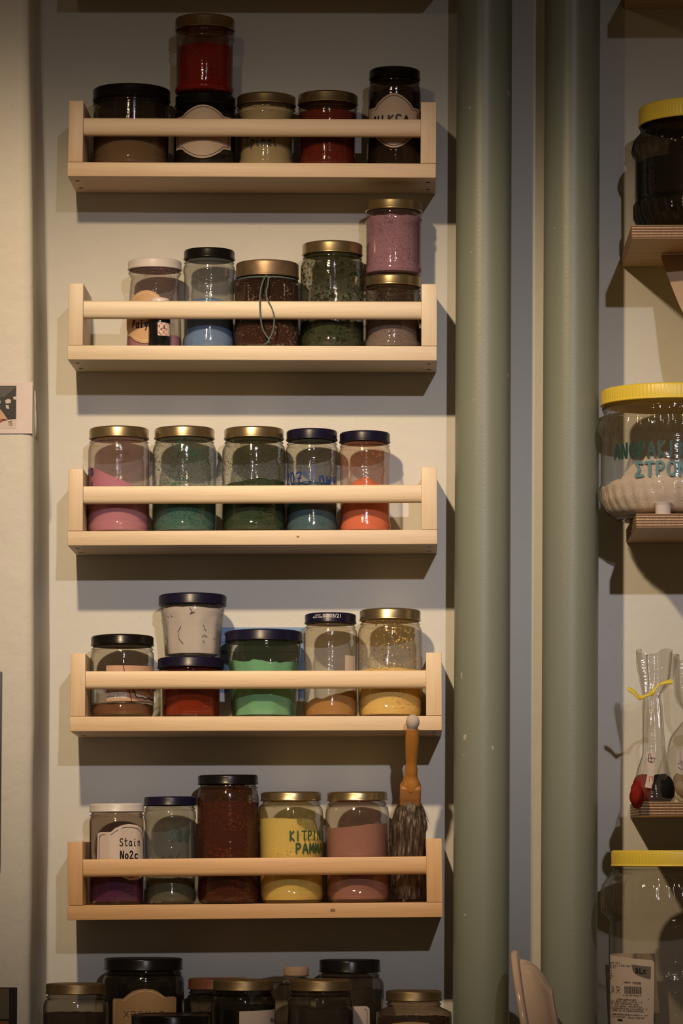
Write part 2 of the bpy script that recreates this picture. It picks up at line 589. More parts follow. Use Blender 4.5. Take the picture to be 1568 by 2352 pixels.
def jar_profile(R, H, hl, rl, style):
    zl = H - hl
    rn = rl - 0.0022
    base = [(0, 0.0018), (R * 0.70, 0.0014), (R * 0.78, 0.0003), (R * 0.865, 0.0004)]
    neck = [(rn + 0.0003, zl - 0.0052), (rn + 0.0008, zl - 0.0046), (rn + 0.0019, zl - 0.0038), (rn + 0.0019, zl - 0.0031), (rn + 0.0006, zl - 0.0023), (rn, zl - 0.0014), (rn, zl + hl * 0.6)]
    if style == 'ledge':
        heel = [(R - 0.0012, 0.0022), (R + 0.0003, 0.0060), (R + 0.0003, 0.0095), (R - 0.0010, 0.0112), (R - 0.0012, 0.013)]
        top = [(R - 0.0012, zl - 0.0125), (R + 0.0002, zl - 0.0112), (R + 0.0002, zl - 0.0085), (R - 0.0015, zl - 0.0066)]
        return base + heel + top + neck
    if style == 'flower':
        return base[:-1] + [(R * 0.95, 0.0012), (R, 0.004), (R, 0.010), (R * 0.985, zl * 0.35), (R * 0.94, zl * 0.6), (R * 0.865, zl - 0.009), (rn + 0.0006, zl - 0.0058)] + neck
    if style == 'tumbler':
        return [(0, 0.003), (R * 0.60, 0.0028), (R * 0.74, 0.0004), (R * 0.80, 0.0006), (R * 0.835, 0.003), (R * 0.865, zl * 0.30), (R * 0.90, zl * 0.60),
                (R * 0.945, zl * 0.735), (R * 0.945, zl * 0.77), (R * 0.985, zl * 0.82), (R, zl - 0.006)] + [(min(rn, R), zl - 0.002), (rn, zl), (rn, zl + hl * .6)]
    if style == 'waist':
        return base + [(R - 0.0010, 0.003), (R, 0.008), (R, 0.016), (R * 0.965, H * 0.38), (R * 0.965, H * 0.5), (R * 0.995, zl - 0.018), (R, zl - 0.0145)] + arc(R, zl - 0.0145, rn + 0.001, zl - 0.0056, 6) + neck
    if style == 'slope':       # tall jar with sloping shoulder and narrow rounded heel
        return base + [(R - 0.0012, 0.0022), (R, 0.0065), (R, zl - 0.016), (R * 0.985, zl - 0.0115), (rn + 0.0018, zl - 0.0068), (rn + 0.0008, zl - 0.0058)] + neck
    if style == 'hip':         # bulging heel and shoulder, slightly narrower middle
        return base + [(R - 0.0016, 0.0020), (R, 0.0070), (R - 0.0002, 0.0125), (R * 0.955, 0.0165), (R * 0.955, zl - 0.0195), (R * 0.97, zl - 0.016), (R, zl - 0.0135)] + arc(R, zl - 0.0135, rn + 0.001, zl - 0.0056, 6) + neck
    if style == 'square':
        return [(0, 0.003), (R * 0.80, 0.0028), (R * 0.90, 0.0004), (R * 0.965, 0.0012), (R, 0.0045), (R, zl - 0.0100)] + arc(R, zl - 0.0100, rn + 0.001, zl - 0.0056, 4) + neck
    # round
    sl = 0.0105
    return base + [(R - 0.0030, 0.0018), (R - 0.0012, 0.0046), (R - 0.0002, 0.0085), (R - 0.0001, 0.0130), (R - 0.0006, 0.0136), (R, 0.0145), (R, zl - 0.0058 - sl)] + arc(R, zl - 0.0058 - sl, rn + 0.001, zl - 0.0056, 7) + neck


def prof_r(prof, z):
    for (r0, z0), (r1, z1) in zip(prof[3:], prof[4:]):
        if z0 <= z <= z1 and z1 > z0:
            return r0 + (r1 - r0) * (z - z0) / (z1 - z0)
    return prof[-1][0] if z > prof[-1][1] else prof[4][0]


def lid_bm(rl, h, ridge=0, depress=True):
    bm = bmesh.new()
    p = [(0, h - 0.0030), (rl - 0.0022, h - 0.0030), (rl - 0.0022, 0.0012), (rl - 0.0014, 0.0001), (rl - 0.0002, 0.0001), (rl + 0.0005, 0.0008), (rl + 0.0004, 0.0016),
         (rl - 0.0001, 0.0024), (rl, h - 0.0022), (rl - 0.0005, h - 0.0010), (rl - 0.0016, h - 0.0002), (rl - 0.0026, h)]
    if depress:
        p += [(rl * 0.86, h), (rl * 0.84, h - 0.0006), (rl * 0.5, h - 0.0005), (0, h - 0.0004)]
    else:
        p += [(0, h)]
    mod = None
    if ridge:
        mod = lambda th, z: 1.0 if z > h - 0.0035 or z < 0.002 else 1.0 + 0.006 * (math.cos(th * ridge) - 1)
    lathe(bm, p, 64 if not ridge else ridge * 4, mod)
    return bm


def powder_bm(prof, z0, level, inset=0.0011, slope=0.0, slope_dir=0.0, heap=0.0, rough=0.0006, mod=None, seed=0, n=48, step=None):
    """solid filling of a jar: level at the wall, sloping towards slope_dir (0 = towards the viewer, 90 = +X), heaped in the middle"""
    def lev(th):
        v = level + slope * math.cos(th - math.radians(slope_dir))
        v += rough * 2.2 * mnoise.noise(Vector((math.sin(th) * 2.2, math.cos(th) * 2.2, seed * 3.1)))
        v += rough * mnoise.noise(Vector((math.sin(th) * 9, math.cos(th) * 9, seed * 1.7)))
        if step:
            v += step(th)
        return max(v, z0 + 0.0015)
    bm = bmesh.new()
    rings = [[bm.verts.new((0, 0, z0))]]
    m = 14
    for i in range(m + 1):
        ring = []
        for k in range(n):
            th = 2 * PI * k / n
            h = lev(th)
            z = z0 + (h - z0) * (i / m)
            r = (prof_r(prof, z) - inset) * (mod(th, z) if mod else 1)
            ring.append(bm.verts.new((r * math.sin(th), -r * math.cos(th), z)))
        rings.append(ring)
    q = 6
    for j in range(1, q):
        f = 1 - j / q
        ring = []
        for k in range(n):
            th = 2 * PI * k / n
            h = lev(th)
            zc = level + heap
            z = h * f + zc * (1 - f) + heap * 0.25 * math.sin(f * PI) + rough * 1.5 * mnoise.noise(Vector((math.sin(th) * f * 5, math.cos(th) * f * 5, seed + 9.0)))
            r = (prof_r(prof, min(h, z)) - inset) * f * (mod(th, z) if mod else 1)
            ring.append(bm.verts.new((r * math.sin(th), -r * math.cos(th), z)))
        rings.append(ring)
    rings.append([bm.verts.new((0, 0, level + heap))])
    for a, b in zip(rings, rings[1:]):
        for k in range(n):
            k2 = (k + 1) % n
            if len(a) == 1:
                bm.faces.new((a[0], b[k2], b[k]))
            elif len(b) == 1:
                bm.faces.new((a[k], a[k2], b[0]))
            else:
                bm.faces.new((a[k], a[k2], b[k2], b[k]))
    return bm


class Jar:
    def __init__(s, label, base_z, Y, cx, lid_w, top, lid_px, body_w, style='round', lid='gold', glass=None, group=None, M=None,
                 tilt=0.0, mod=None, name='glass_jar', cat='jar', lid_ridge=0, n=48, shape=None, lid_depress=True):
        s.cx, s.Y = cx, Y
        sc = scale_at(Y, top + 60)
        s.sc = sc
        s.R = body_w / 2 / sc
        s.rl = lid_w / 2 / sc
        s.hl = lid_px / sc
        X = at(cx, top + 60, Y).x
        if M is not None:
            inv = M.inverted()
            lx = (inv @ Vector((X, Y, base_z))).x
            b = M @ Vector((lx, Y, 0))
            b = b + (M.to_3x3() @ Vector((0, 0, 1))) * s_offset(base_z, b.z, M)
            s.M = Matrix.Translation(b) @ M.to_3x3().to_4x4()
        else:
            b = Vector((X, Y, base_z))
            s.M = Matrix.Translation(b)
        s.b = b
        ztop = at(cx, top, Y - s.rl).z
        s.H = ztop - b.z - s.rl * math.sin(tilt)
        s.ztop = b.z + s.H
        s.tilt = tilt
        s.mod = mod
        s.e = thing(name, label, cat, s.M, group)
        s.prof = shape(s) if shape else jar_profile(s.R, s.H, s.hl, s.rl, style)
        bm = bmesh.new()
        zl = s.H - s.hl
        blend = None
        if mod:
            def blend(th, z):
                k = min(1, max(0, (zl - 0.004 - z) / 0.006)) if style != 'tumbler' else min(1, max(0, (zl * 0.80 - z) / (zl * 0.06)))
                return 1 + (mod(th, z) - 1) * k
        s.blend = blend
        lathe(bm, s.prof, n, blend)
        s.body = finish('jar_body', bm, glass, s.e, angle=50)
        if lid:
            lm = {'gold': M_GOLD, 'gold2': M_GOLD_DULL, 'black': M_BLACK, 'navy': M_NAVY, 'white': M_WHITE, 'bronze': M_BRONZE, 'rust': M_RUST, 'yellow': M_YELLOW}[lid]
            bm = lid_bm(s.rl, s.hl, lid_ridge, lid_depress)
            bmesh.ops.translate(bm, verts=bm.verts, vec=(0, 0, zl))
            s.lid = finish('lid', bm, lm, s.e)

    def powder(s, mat, level_px, z0=0.0038, label=None, **kw):
        lev = s.v(level_px)
        o = finish('powder', powder_bm(s.prof, z0, min(lev, s.H - s.hl - 0.001), mod=s.blend, seed=random.random() * 50, **kw), mat, s.e, angle=60)
        if label:
            o['label'] = label
        return o

    # pixel -> position on the near surface
    def u(s, px, R=None):
        R = R or s.R
        q = max(-0.98, min(0.98, (px - s.cx) / s.sc / R))
        return R * math.asin(q)

    def v(s, py, R=None):
        return at(s.cx, py, s.Y - (R or s.R)).z - s.b.z - (R or s.R) * math.sin(s.tilt)

    def vv(s, py, u, R):
        """height for a pixel row at arc position u (the surface curves away)"""
        yy = s.Y - R * math.cos(u / R)
        return at(s.cx, py, yy).z - s.b.z

    def surf(s, lift=0.0002, R=None, follow=False):
        R = R or s.R

        def fn(u, v):
            th = u / R
            r = (R if not follow else prof_r(s.prof, v)) + lift
            if s.blend:
                r *= s.blend(th, v)
            return Vector((r * math.sin(th), -r * math.cos(th), v))
        return fn

    def label(s, name, outline_px, mat, lift=0.0003, R=None, parent=None, label=None, follow=False):
        out = [(s.u(x, R), s.v(y, R)) for x, y in outline_px]
        bm = bmesh.new()
        patch(bm, out, s.surf(lift, R, follow), 0.0022)
        o = finish(name, bm, mat, parent or s.e, recalc=False)
        if label:
            o['label'] = label
        return o

    def write(s, text, x0, y0, x1, y1, w_px, mat, lift=0.0006, R=None, parent=None, name='handwriting', follow=False):
        """x0,y0 left base; x1,y1 right top (pixels)"""
        polys = hand_text(text, s.u(x0, R), s.v(y0, R), s.u(x1, R), s.v(y1, R), w_px / s.sc)
        return s.polys(name, polys, mat, lift, R, parent, follow)

    def lines(s, strokes_px, w_px, mat, lift=0.0006, R=None, parent=None, name='printed_line', follow=False):
        polys = []
        for st in strokes_px:
            ribbon(polys, [(s.u(x, R), s.v(y, R)) for x, y in st], w_px / s.sc)
        return s.polys(name, polys, mat, lift, R, parent, follow)

    def prints(s, items, mat, lift=0.0006, R=None, parent=None, name='printed_text', bold=0.0):
        polys = []
        for text, x0, y0, x1, h in items:
            polys += print_text(text, s.u(x0, R), s.v(y0, R), s.u(x1, R), h / s.sc, bold)
        return s.polys(name, polys, mat, lift, R, parent)

    def polys(s, name, polys, mat, lift, R, parent, follow=False):
        bm = bmesh.new()
        flat_polys(bm, polys, s.surf(lift, R, follow))
        return finish(name, bm, mat, parent or s.e, smooth=False, recalc=False)


def s_offset(base_z, bz, M):
    return base_z - bz if abs(base_z - bz) > 0.02 else 0.0


def fancy(x0, x1, y0, y1, rise, n=14, inset=0.0, notch=0.16):
    """label outline: straight sides, arched top and bottom between small square shoulders"""
    w = x1 - x0
    xa, xb = x0 + inset, x1 - inset
    ys0, ys1 = y0 + rise + inset, y1 - rise - inset
    pts = [(xa, ys1), (xa, ys0)]
    a, b = x0 + w * notch, x1 - w * notch
    pts += [(a, ys0)]
    for i in range(1, n):
        t = i / n
        pts.append((a + (b - a) * t, ys0 - (rise) * math.sin(PI * t) ** 0.8))
    pts += [(b, ys0), (xb, ys0), (xb, ys1), (b, ys1)]
    for i in range(1, n):
        t = i / n
        pts.append((b + (a - b) * t, ys1 + (rise) * math.sin(PI * t) ** 0.8))
    pts += [(a, ys1)]
    return pts


# ------------------------------------------------------------------ room shell
def shell():
    bm = bmesh.new()
    add_box(bm, (-3.0, 0.0, 0.0), (3.0, 0.12, 3.7))
    tag(finish('wall_back', bm, M_WALL, smooth=False), 'off-white plaster wall behind the jar shelves', 'wall', kind='structure')
    # protruding wall on the left with an uneven plaster corner
    bm = bmesh.new()
    Yf = -0.165
    rows = [(-1500, 60, 90), (-700, 62, 93), (0, 65, 93), (120, 66, 96), (250, 69, 100), (400, 72, 103), (520, 74, 104), (700, 75, 109), (900, 76, 112), (1100, 76.5, 113), (1350, 76, 113), (1500, 77, 114.5),
            (1650, 77, 113), (1800, 74, 112), (1950, 73, 110), (2080, 72, 107), (2220, 68, 107), (2352, 69, 105), (2700, 68, 104), (4600, 68, 104)]
    prof_all = []
    zs = []
    for py, xf, xb in rows:
        pf = at(xf, py, Yf)
        pb = at(xb, py, 0.0)
        prof_all.append((pf.x, pb.x, pf.z))
    grid = []
    for xf, xb, z in prof_all:
        z = max(0.0, min(3.7, z))
        row = [Vector((-3.0, Yf, z))]
        row += [Vector((xf - 0.25, Yf, z)), Vector((xf - 0.012, Yf, z)), Vector((xf - 0.004, Yf + 0.001, z)), Vector((xf - 0.0008, Yf + 0.004, z)), Vector((xf, Yf + 0.012, z))]
        row += [Vector((xf + (xb - xf) * t, Yf * (1 - t), z)) for t in (0.35, 0.7)] + [Vector((xb, 0.0, z))]
        grid.append([bm.verts.new(p) for p in row])
    for a, b in zip(grid, grid[1:]):
        for k in range(len(a) - 1):
            bm.faces.new((a[k], a[k + 1], b[k + 1], b[k]))
    tag(finish('wall_left', bm, M_WALL2, angle=70), 'cream plaster wall standing forward with a worn corner', 'wall', kind='structure')
    bm = bmesh.new()
    add_box(bm, (-3.0, -5.6, -0.10), (3.0, 0.0, 0.0))
    tag(finish('floor', bm, m_plain('floor_concrete', (0.22, 0.17, 0.12), 0.6, var=.2, scale=8), smooth=False), 'dull concrete studio floor below the shelves', 'floor', kind='structure')
    bm = bmesh.new()
    add_box(bm, (-3.0, -5.6, 3.7), (3.0, 0.0, 3.8))
    tag(finish('ceiling', bm, m_plain('ceiling_paint', (0.55, 0.48, 0.40), 0.8), smooth=False), 'high painted ceiling above the shelves', 'ceiling', kind='structure')


shell()

# ------------------------------------------------------------------ wooden racks
RW, RD = 0.400, 0.100
BT = 0.0158
SH = 0.0685


class Rack:
    def __init__(s, k, L, R, wood, label, tilt=0.0):
        PL, PR = at(L[0], L[1], -RD - 0.002), at(R[0], R[1], -RD - 0.002)
        s.w = (PR - PL).length
        roll = -math.atan2(PR.z - PL.z, PR.x - PL.x)
        rot = Matrix.Rotation(roll, 3, 'Y') @ Matrix.Rotation(-tilt, 3, 'X')
        o = PL - rot @ Vector((0, -RD, 0))
        # tilted racks: keep the back clear of the wall
        o.y = -0.002 - (SH * math.sin(tilt) if tilt > 0 else 0) * 0.3
        s.M = Matrix.Translation(o) @ rot.to_4x4()
        s.tilt = tilt
        s.z = o.z
        wx, wz = wood
        e = s.e = thing('jar_shelf', label, 'shelf', s.M, 'wooden jar shelves on the wall')
        bm = bmesh.new()
        add_box(bm, (0, -RD, -BT), (s.w, 0, 0), 0.0011)
        finish('board', bm, wx, e)
        T = 0.0166
        for x0 in (0.0, s.w - T):
            bm = bmesh.new()
            add_box(bm, (x0 + (0.0004 if x0 == 0 else -0.0004), -RD + 0.0006, 0.0003), (x0 + T, -0.0002, SH), 0.0009)
            finish('side_panel', bm, wz, e)
        # rail with rounded lower front edge
        bm = bmesh.new()
        z0, z1 = 0.0302, 0.0494
        y0, y1 = -RD + 0.0010, -RD + 0.0122
        sec = [(y0 + 0.0015, z1), (y0 + 0.0005, z1 - 0.0005), (y0, z1 - 0.0018), (y0, z0 + 0.0048), (y0 + 0.0008, z0 + 0.0022), (y0 + 0.0026, z0 + 0.0006), (y0 + 0.005, z0),
               (y1 - 0.004, z0), (y1 - 0.001, z0 + 0.001), (y1, z0 + 0.004), (y1, z1 - 0.0015), (y1 - 0.0015, z1)]
        a = [bm.verts.new((T + 0.0003, y, z)) for y, z in sec]
        b = [bm.verts.new((s.w - T - 0.0005, y, z)) for y, z in sec]
        for i in range(len(sec)):
            j = (i + 1) % len(sec)
            bm.faces.new((a[i], a[j], b[j], b[i]))
        bm.faces.new(a); bm.faces.new(b[::-1])
        finish('rail', bm, wx, e)
        for x in (0.0085, s.w - 0.0085):
            for y in (-0.028, -0.072):
                bm = bmesh.new()
                lathe(bm, [(0, -BT - 0.0004), (0.0024, -BT - 0.0003), (0.0028, -BT + 0.0006), (0, -BT + 0.0008)], 16)
                bmesh.ops.translate(bm, verts=bm.verts, vec=(x, y, 0))
                finish('screw', bm, M_SCREW, e)




def knot(rack, px, py, r):
    c = rack.M.inverted() @ at(px, py, -RD - 0.002)
    bm = bmesh.new()
    add_v = [bm.verts.new((c.x + r * 1.5 * math.cos(a * PI / 8), -RD - 0.00015, c.z + r * math.sin(a * PI / 8))) for a in range(16)]
    bm.faces.new(add_v)
    finish('knot', bm, m_plain('wood_knot', (.27, .14, .055), .6), rack.e, smooth=False)


R0 = Rack(0, (157, -88), (1001, -86), WOODS[0], 'uppermost pale wooden jar shelf fixed above the others')
R1 = Rack(1, (155, 372), (1001, 375.5), WOODS[0], 'pale wooden jar shelf under the red powder jar')
R2 = Rack(2, (155, 793), (1003, 795), WOODS[1], 'pale wooden jar shelf with the white-lidded jar and black vial', 0.002)
R3 = Rack(3, (155, 1220), (1004, 1216.5), WOODS[2], 'pale wooden jar shelf holding pink, teal and coral powders', 0.022)
R4 = Rack(4, (160, 1646), (1014.5, 1644), WOODS[3], 'wooden jar shelf holding the green tumbler and the printed date lid', 0.034)
R5 = Rack(5, (154.5, 2080), (1016, 2072.5), WOODS[4], 'orange-toned wooden jar shelf holding the brush')

knot(R3, 684, 1233, .0011)
knot(R5, 764, 2091, .0019)
YJ = -0.0495
GJ = 'glass jars on the wooden shelves'


def rj(rack, label, lx0, lx1, top, lid_px, bx0, bx1, style='round', lid='gold', glass=None, on=None, dY=0.0, **kw):
    cx = (lx0 + lx1) / 2
    Y = -min(0.0495, 0.0873 - (max(bx1 - bx0, lx1 - lx0) / 2 + 1) / 2085.0) + dY
    if on is None:
        X = at(cx, top + 60, Y).x
        p = rack.M @ Vector((0, Y, 0))
        bz = p.z
        M = rack.M
    else:
        bz = on.ztop + 0.0001
        M = None
    if on is None:
        return Jar(label, bz, Y, cx, lx1 - lx0, top, lid_px, (bx1 - bx0) - 1.5, style, lid, glass, GJ, M=M, tilt=rack.tilt, **kw)
    top_c = on.e.matrix_world @ Vector((0, 0, on.H + 0.0001))
    j = Jar(label, bz, Y, cx, lx1 - lx0, top, lid_px, (bx1 - bx0) - 1.5, style, lid, glass, GJ, **kw)
    q = Vector((j.b.x, top_c.y, top_c.z))
    j.e.matrix_world = Matrix.Translation(q) @ rack.M.to_3x3().to_4x4()
    return j


GL = lambda nm, **k: m_glass('glass_' + nm, **k)
PW = m_powder
# ---- shelf 1
j = rj(R1, 'wide glass jar of beige powder with black lid, tallest glass dark', 212, 390, 190, 28, 214, 389, 'round', 'black',
       GL('dark_beige', film=(0.10, 0.07, 0.05), film_amt=0.22, edge=(0.10, 0.08, 0.06), tint=(0.62, 0.57, 0.50)))
j.e['label'] = 'wide black-lidded jar of beige powder beside the upright of the shelf'
j.powder(PW('beige_powder', (0.46, 0.34, 0.235)), 300)
jb = rj(R1, 'black-lidded jar with blank ornate grey label under the red powder jar', 401, 540, 210, 26, 401, 545, 'round', 'black',
        GL('smoke', film=(0.03, 0.025, 0.02), film_amt=0.35, edge=(0.05, 0.04, 0.03), tint=(0.45, 0.40, 0.34)))
jb.powder(PW('soot_powder', (0.022, 0.017, 0.015)), 250)
o = jb.label('paper_label', fancy(407, 531, 241, 364, 24, notch=.12), M_KRAFT_GREY)
q = fancy(407, 531, 241, 364, 24, inset=5, notch=.13)
jb.lines([q + q[:1]], 1.3, M_INK, parent=o, name='border_line')
jt = rj(R1, 'gold-lidded jar of red powder standing on a black lid', 401, 538, 30, 28, 402, 538, 'ledge', 'gold',
        GL('red_film', film=(0.20, 0.012, 0.008), film_amt=0.30, speck=(0.03, 0.004, 0.004), speck_amt=.25), on=jb)
jt.powder(PW('red_powder', (0.33, 0.010, 0.007)), 98)
j = rj(R1, 'gold-lidded jar filled with khaki powder', 543, 678, 210, 24, 548, 676, 'ledge', 'gold',
       GL('khaki_film', film=(0.30, 0.24, 0.14), film_amt=0.25))
j.powder(PW('khaki_powder', (0.50, 0.40, 0.22)), 243)
j.write('Zpinel', 566, 333, 640, 314, 2.6, M_INK)
j = rj(R1, 'gold-lidded jar filled with maroon powder', 683, 820, 206, 25, 684, 819, 'hip', 'gold',
       GL('maroon_film', film=(0.10, 0.02, 0.012), film_amt=0.30))
j.powder(PW('maroon_powder', (0.17, 0.018, 0.010)), 250)
j = rj(R1, 'tall black-lidded jar with an arched label reading NIKEL', 846, 963, 151, 23, 846, 968, 'slope', 'black',
       GL('brown_dark', film=(0.05, 0.03, 0.02), film_amt=0.30, tint=(0.55, 0.48, 0.42), edge=(0.08, 0.06, 0.04)))
j.powder(PW('umber_powder', (0.035, 0.020, 0.015)), 205)
o = j.label('paper_label', fancy(847, 961, 215, 340, 30, notch=.12), M_KRAFT_GREY, R=j.R * 0.999)
q = fancy(847, 961, 215, 340, 30, inset=5, notch=.14)
j.lines([q + q[:1]], 1.3, M_INK, parent=o, name='border_line', R=j.R * 0.999)
j.write('NIKEL', 859, 290, 940, 266, 4.5, M_INK, parent=o)
# ---- shelf 2
j = rj(R2, 'white-lidded flowerpot jar of mauve-pink powder behind the black vial', 293, 416, 591, 22, 290, 417, 'flower', 'white',
       GL('clear_pink', film=(0.345, 0.207, 0.230), film_amt=0.210, speck=(0.30, 0.12, 0.17), speck_amt=.12))
j.powder(PW('mauve_pink_powder', (0.42, 0.19, 0.28)), 768, rough=0.001)
ov = [(340 + 48 * math.cos(a * PI / 16), 728 + 61 * math.sin(a * PI / 16)) for a in range(32)]
o = j.label('paper_label', ov, M_KRAFT, R=j.R * .97, lift=0.0015, label='round tan paper label')
ov2 = [(340 + 43 * math.cos(a * PI / 16), 728 + 55 * math.sin(a * PI / 16)) for a in range(33)]
j.lines([ov2], 1.0, M_LINE, parent=o, name='border_line', R=j.R * .97, lift=0.0018)
j.write('Paiyu', 310, 752, 358, 735, 3.0, M_INK, parent=o, R=j.R * .97, lift=0.0018)
# small black vial in front of it
vY = -0.0785
vb = (R2.M @ Vector((at(366, 780, vY).x - R2.M.translation.x, vY, 0))).z
vs = lambda s: [(0, 0.0012), (s.R * .8, 0.0002), (s.R * .95, 0.0006), (s.R, 0.002), (s.R, s.H - s.hl - 0.004), (s.R * .93, s.H - s.hl - 0.0015), (s.rl * .9, s.H - s.hl), (s.rl * .9, s.H - s.hl * .5)]
j = Jar('small black vial with white cap and hazard label, before the white-lidded jar', vb, vY, 366, 46, 683, 16, 50, glass=m_plain('black_plastic', (0.006, 0.006, 0.006), 0.22),
        lid='white', M=R2.M, shape=vs, name='small_vial', cat='vial', n=32)
o = j.label('hazard_label', [(365, 741), (388, 741), (390, 743), (390, 771), (366, 771), (364, 769), (364, 743)], M_PAPER, label='white sticker with red hazard diamonds')
dm = lambda cx, cy, r: [(cx, cy - r), (cx + r, cy), (cx, cy + r), (cx - r, cy), (cx, cy - r)]
j.lines([dm(371.5, 749.5, 7), dm(383, 749.5, 7), dm(371.5, 763, 7), dm(383, 763, 7)], 1.0, M_INK_RED, parent=o, name='hazard_diamond')
j.lines([[(378, 748), (379, 752), (377, 754), (380, 755)], [(372, 758), (374, 754)], [(367, 748), (369, 751)], [(367, 764), (370, 767)]], 1.8, M_INK, parent=o, name='hazard_symbol')
j = rj(R2, 'dark navy-lidded jar half full of sky blue powder', 421, 538, 567, 23, 419, 540, 'hip', 'navy',
       GL('clear_blue', film=(0.230, 0.241, 0.230), film_amt=0.330, speck=(0.08, 0.14, 0.30), speck_amt=.08))
j.lid.data.materials[0] = M_BLACK
j.powder(PW('blue_powder', (0.13, 0.27, 0.58)), 690, heap=0.006, rough=0.0012)
j = rj(R2, 'square dark-brown jar with worn tin lid and a teal string', 541, 685, 595, 36, 540, 686, 'square', 'bronze',
       GL('brown_film', film=(0.055, 0.028, 0.02), film_amt=0.55, speck=(0.16, 0.09, 0.075), speck_amt=.3, speck_scale=120, tint=(0.6, 0.5, 0.42)), mod=poly_mod(4, 1.20), n=64)
j.powder(PW('brown_powder', (0.13, 0.075, 0.06), dirt=(0.03, .015, .012), dirt_amt=.5), 700)
inv = j.e.matrix_world.inverted()
bm = bmesh.new()
nk = [(j.rl - 0.0012) * 1.0 for _ in range(1)][0]
zs = j.H - j.hl - 0.0022
tube(bm, [(nk * math.sin(a * PI / 16), -nk * math.cos(a * PI / 16), zs) for a in range(33)], 0.0009, 6)
sp = [(611, 631, -0.083), (603, 648, -0.092), (598, 668, -0.098), (596.5, 690, -0.1035), (597, 712, -0.1035), (599, 735, -0.1035), (603, 755, -0.1025), (612, 772, -0.1025), (618, 780, -0.1025), (611, 789, -0.1030), (607, 791, -0.1030)]
tube(bm, [inv @ at(*p) for p in spline([Vector(p) for p in sp], 5)], 0.00085, 6)
sp = [(611, 631, -0.083), (616, 640, -0.090), (615, 655, -0.095), (611, 670, -0.099), (614, 688, -0.1035), (623, 705, -0.1035), (629, 725, -0.1035), (629, 745, -0.1030), (625, 765, -0.1025), (617, 781, -0.1030), (618, 788, -0.1030)]
tube(bm, [inv @ at(*p) for p in spline([Vector(p) for p in sp], 5)], 0.00085, 6)
finish('string', bm, m_plain('teal_string', (0.09, 0.14, 0.125), 0.85), j.e)
j = rj(R2, 'tall gold-lidded jar dusted inside with dark green powder', 693, 831, 551, 27, 688, 835, 'round', 'gold',
       GL('mossy_film', film=(0.075, 0.08, 0.045), film_amt=0.50, film_scale=45, speck=(0.012, 0.018, 0.008), speck_amt=.55, speck_scale=90))
j.powder(PW('moss_powder', (0.020, 0.036, 0.010), dirt=(0.10, .11, .06), dirt_amt=.1), 735, rough=0.002)
jb = rj(R2, 'gold-lidded jar of grey-mauve powder under the purple powder jar', 835.5, 965, 628, 24, 834.5, 964, 'ledge', 'gold',
        GL('umber_film', film=(0.08, 0.05, 0.038), film_amt=0.35, speck=(0.22, 0.14, 0.11), speck_amt=.18))
jb.powder(PW('grey_mauve_powder', (0.30, 0.24, 0.235), dirt=(0.10, .06, .05), dirt_amt=.2), 700)
jt = rj(R2, 'gold-lidded jar of purple powder on top of another gold lid', 838, 968, 454, 24, 836, 968, 'ledge', 'gold',
        GL('mauve_film', film=(0.28, 0.16, 0.20), film_amt=0.16, speck=(0.10, 0.05, 0.07), speck_amt=.15), on=jb)
jt.powder(PW('mauve_powder', (0.36, 0.19, 0.26), dirt=(0.16, .08, .10), dirt_amt=.25), 492)
# ---- shelf 3
j = rj(R3, 'gold-lidded jar of sloping pink powder', 205, 342, 976, 25, 204, 347, 'round', 'gold',
       GL('pink_film', film=(0.414, 0.253, 0.218), film_amt=0.300))
j.powder(PW('pink_powder', (0.58, 0.23, 0.34)), 1098, slope=0.016, slope_dir=-88, label='pink powder heaped against one side')
j.write('10', 205, 1087, 222, 1072, 3.0, M_INK_BLUE)
j.write('1', 213, 1113, 222, 1104, 3.0, M_INK_BLUE)
j = rj(R3, 'gold-lidded jar of teal powder with teal specks on its glass', 355, 493, 976, 25, 350, 498, 'round', 'gold',
       GL('teal_film', film=(0.20, 0.205, 0.155), film_amt=0.24, speck=(0.015, 0.10, 0.075), speck_amt=.42, speck_scale=190))
j.powder(PW('teal_powder', (0.030, 0.145, 0.128), dirt=(0.02, .07, .07), dirt_amt=.2), 1125)
j = rj(R3, 'gold-lidded jar of very dark green powder heaped above the rail', 515, 652, 977, 25, 510, 657, 'round', 'gold',
       GL('green_film', film=(0.11, 0.115, 0.07), film_amt=0.26, film_scale=40, speck=(0.015, 0.03, 0.012), speck_amt=.35, speck_scale=210))
j.powder(PW('dark_green_powder', (0.016, 0.048, 0.022)), 1106, slope=0.003, slope_dir=80, heap=0.006, rough=0.0022)
j = rj(R3, 'navy-lidded jar of blue-green powder with blue marker numerals', 658, 775, 982, 24, 657, 779, 'hip', 'navy',
       GL('bluegreen_film', film=(0.16, 0.155, 0.12), film_amt=0.20, speck=(0.02, 0.03, 0.03), speck_amt=.15))
j.powder(PW('blue_green_powder', (0.040, 0.12, 0.165)), 1112, heap=0.006, rough=0.0015)
j.write('2073(nwy', 660, 1110, 772, 1084, 4.2, M_INK_BLUE)
j = rj(R3, 'navy-lidded jar of coral powder at the end of its row', 780, 896, 987, 24, 781, 901, 'hip', 'navy',
       GL('coral_film', film=(0.552, 0.230, 0.138), film_amt=0.225, speck=(0.52, 0.15, 0.09), speck_amt=.12, speck_scale=150))
j.powder(PW('coral_powder', (0.72, 0.17, 0.085)), 1140, heap=0.024, rough=0.001)
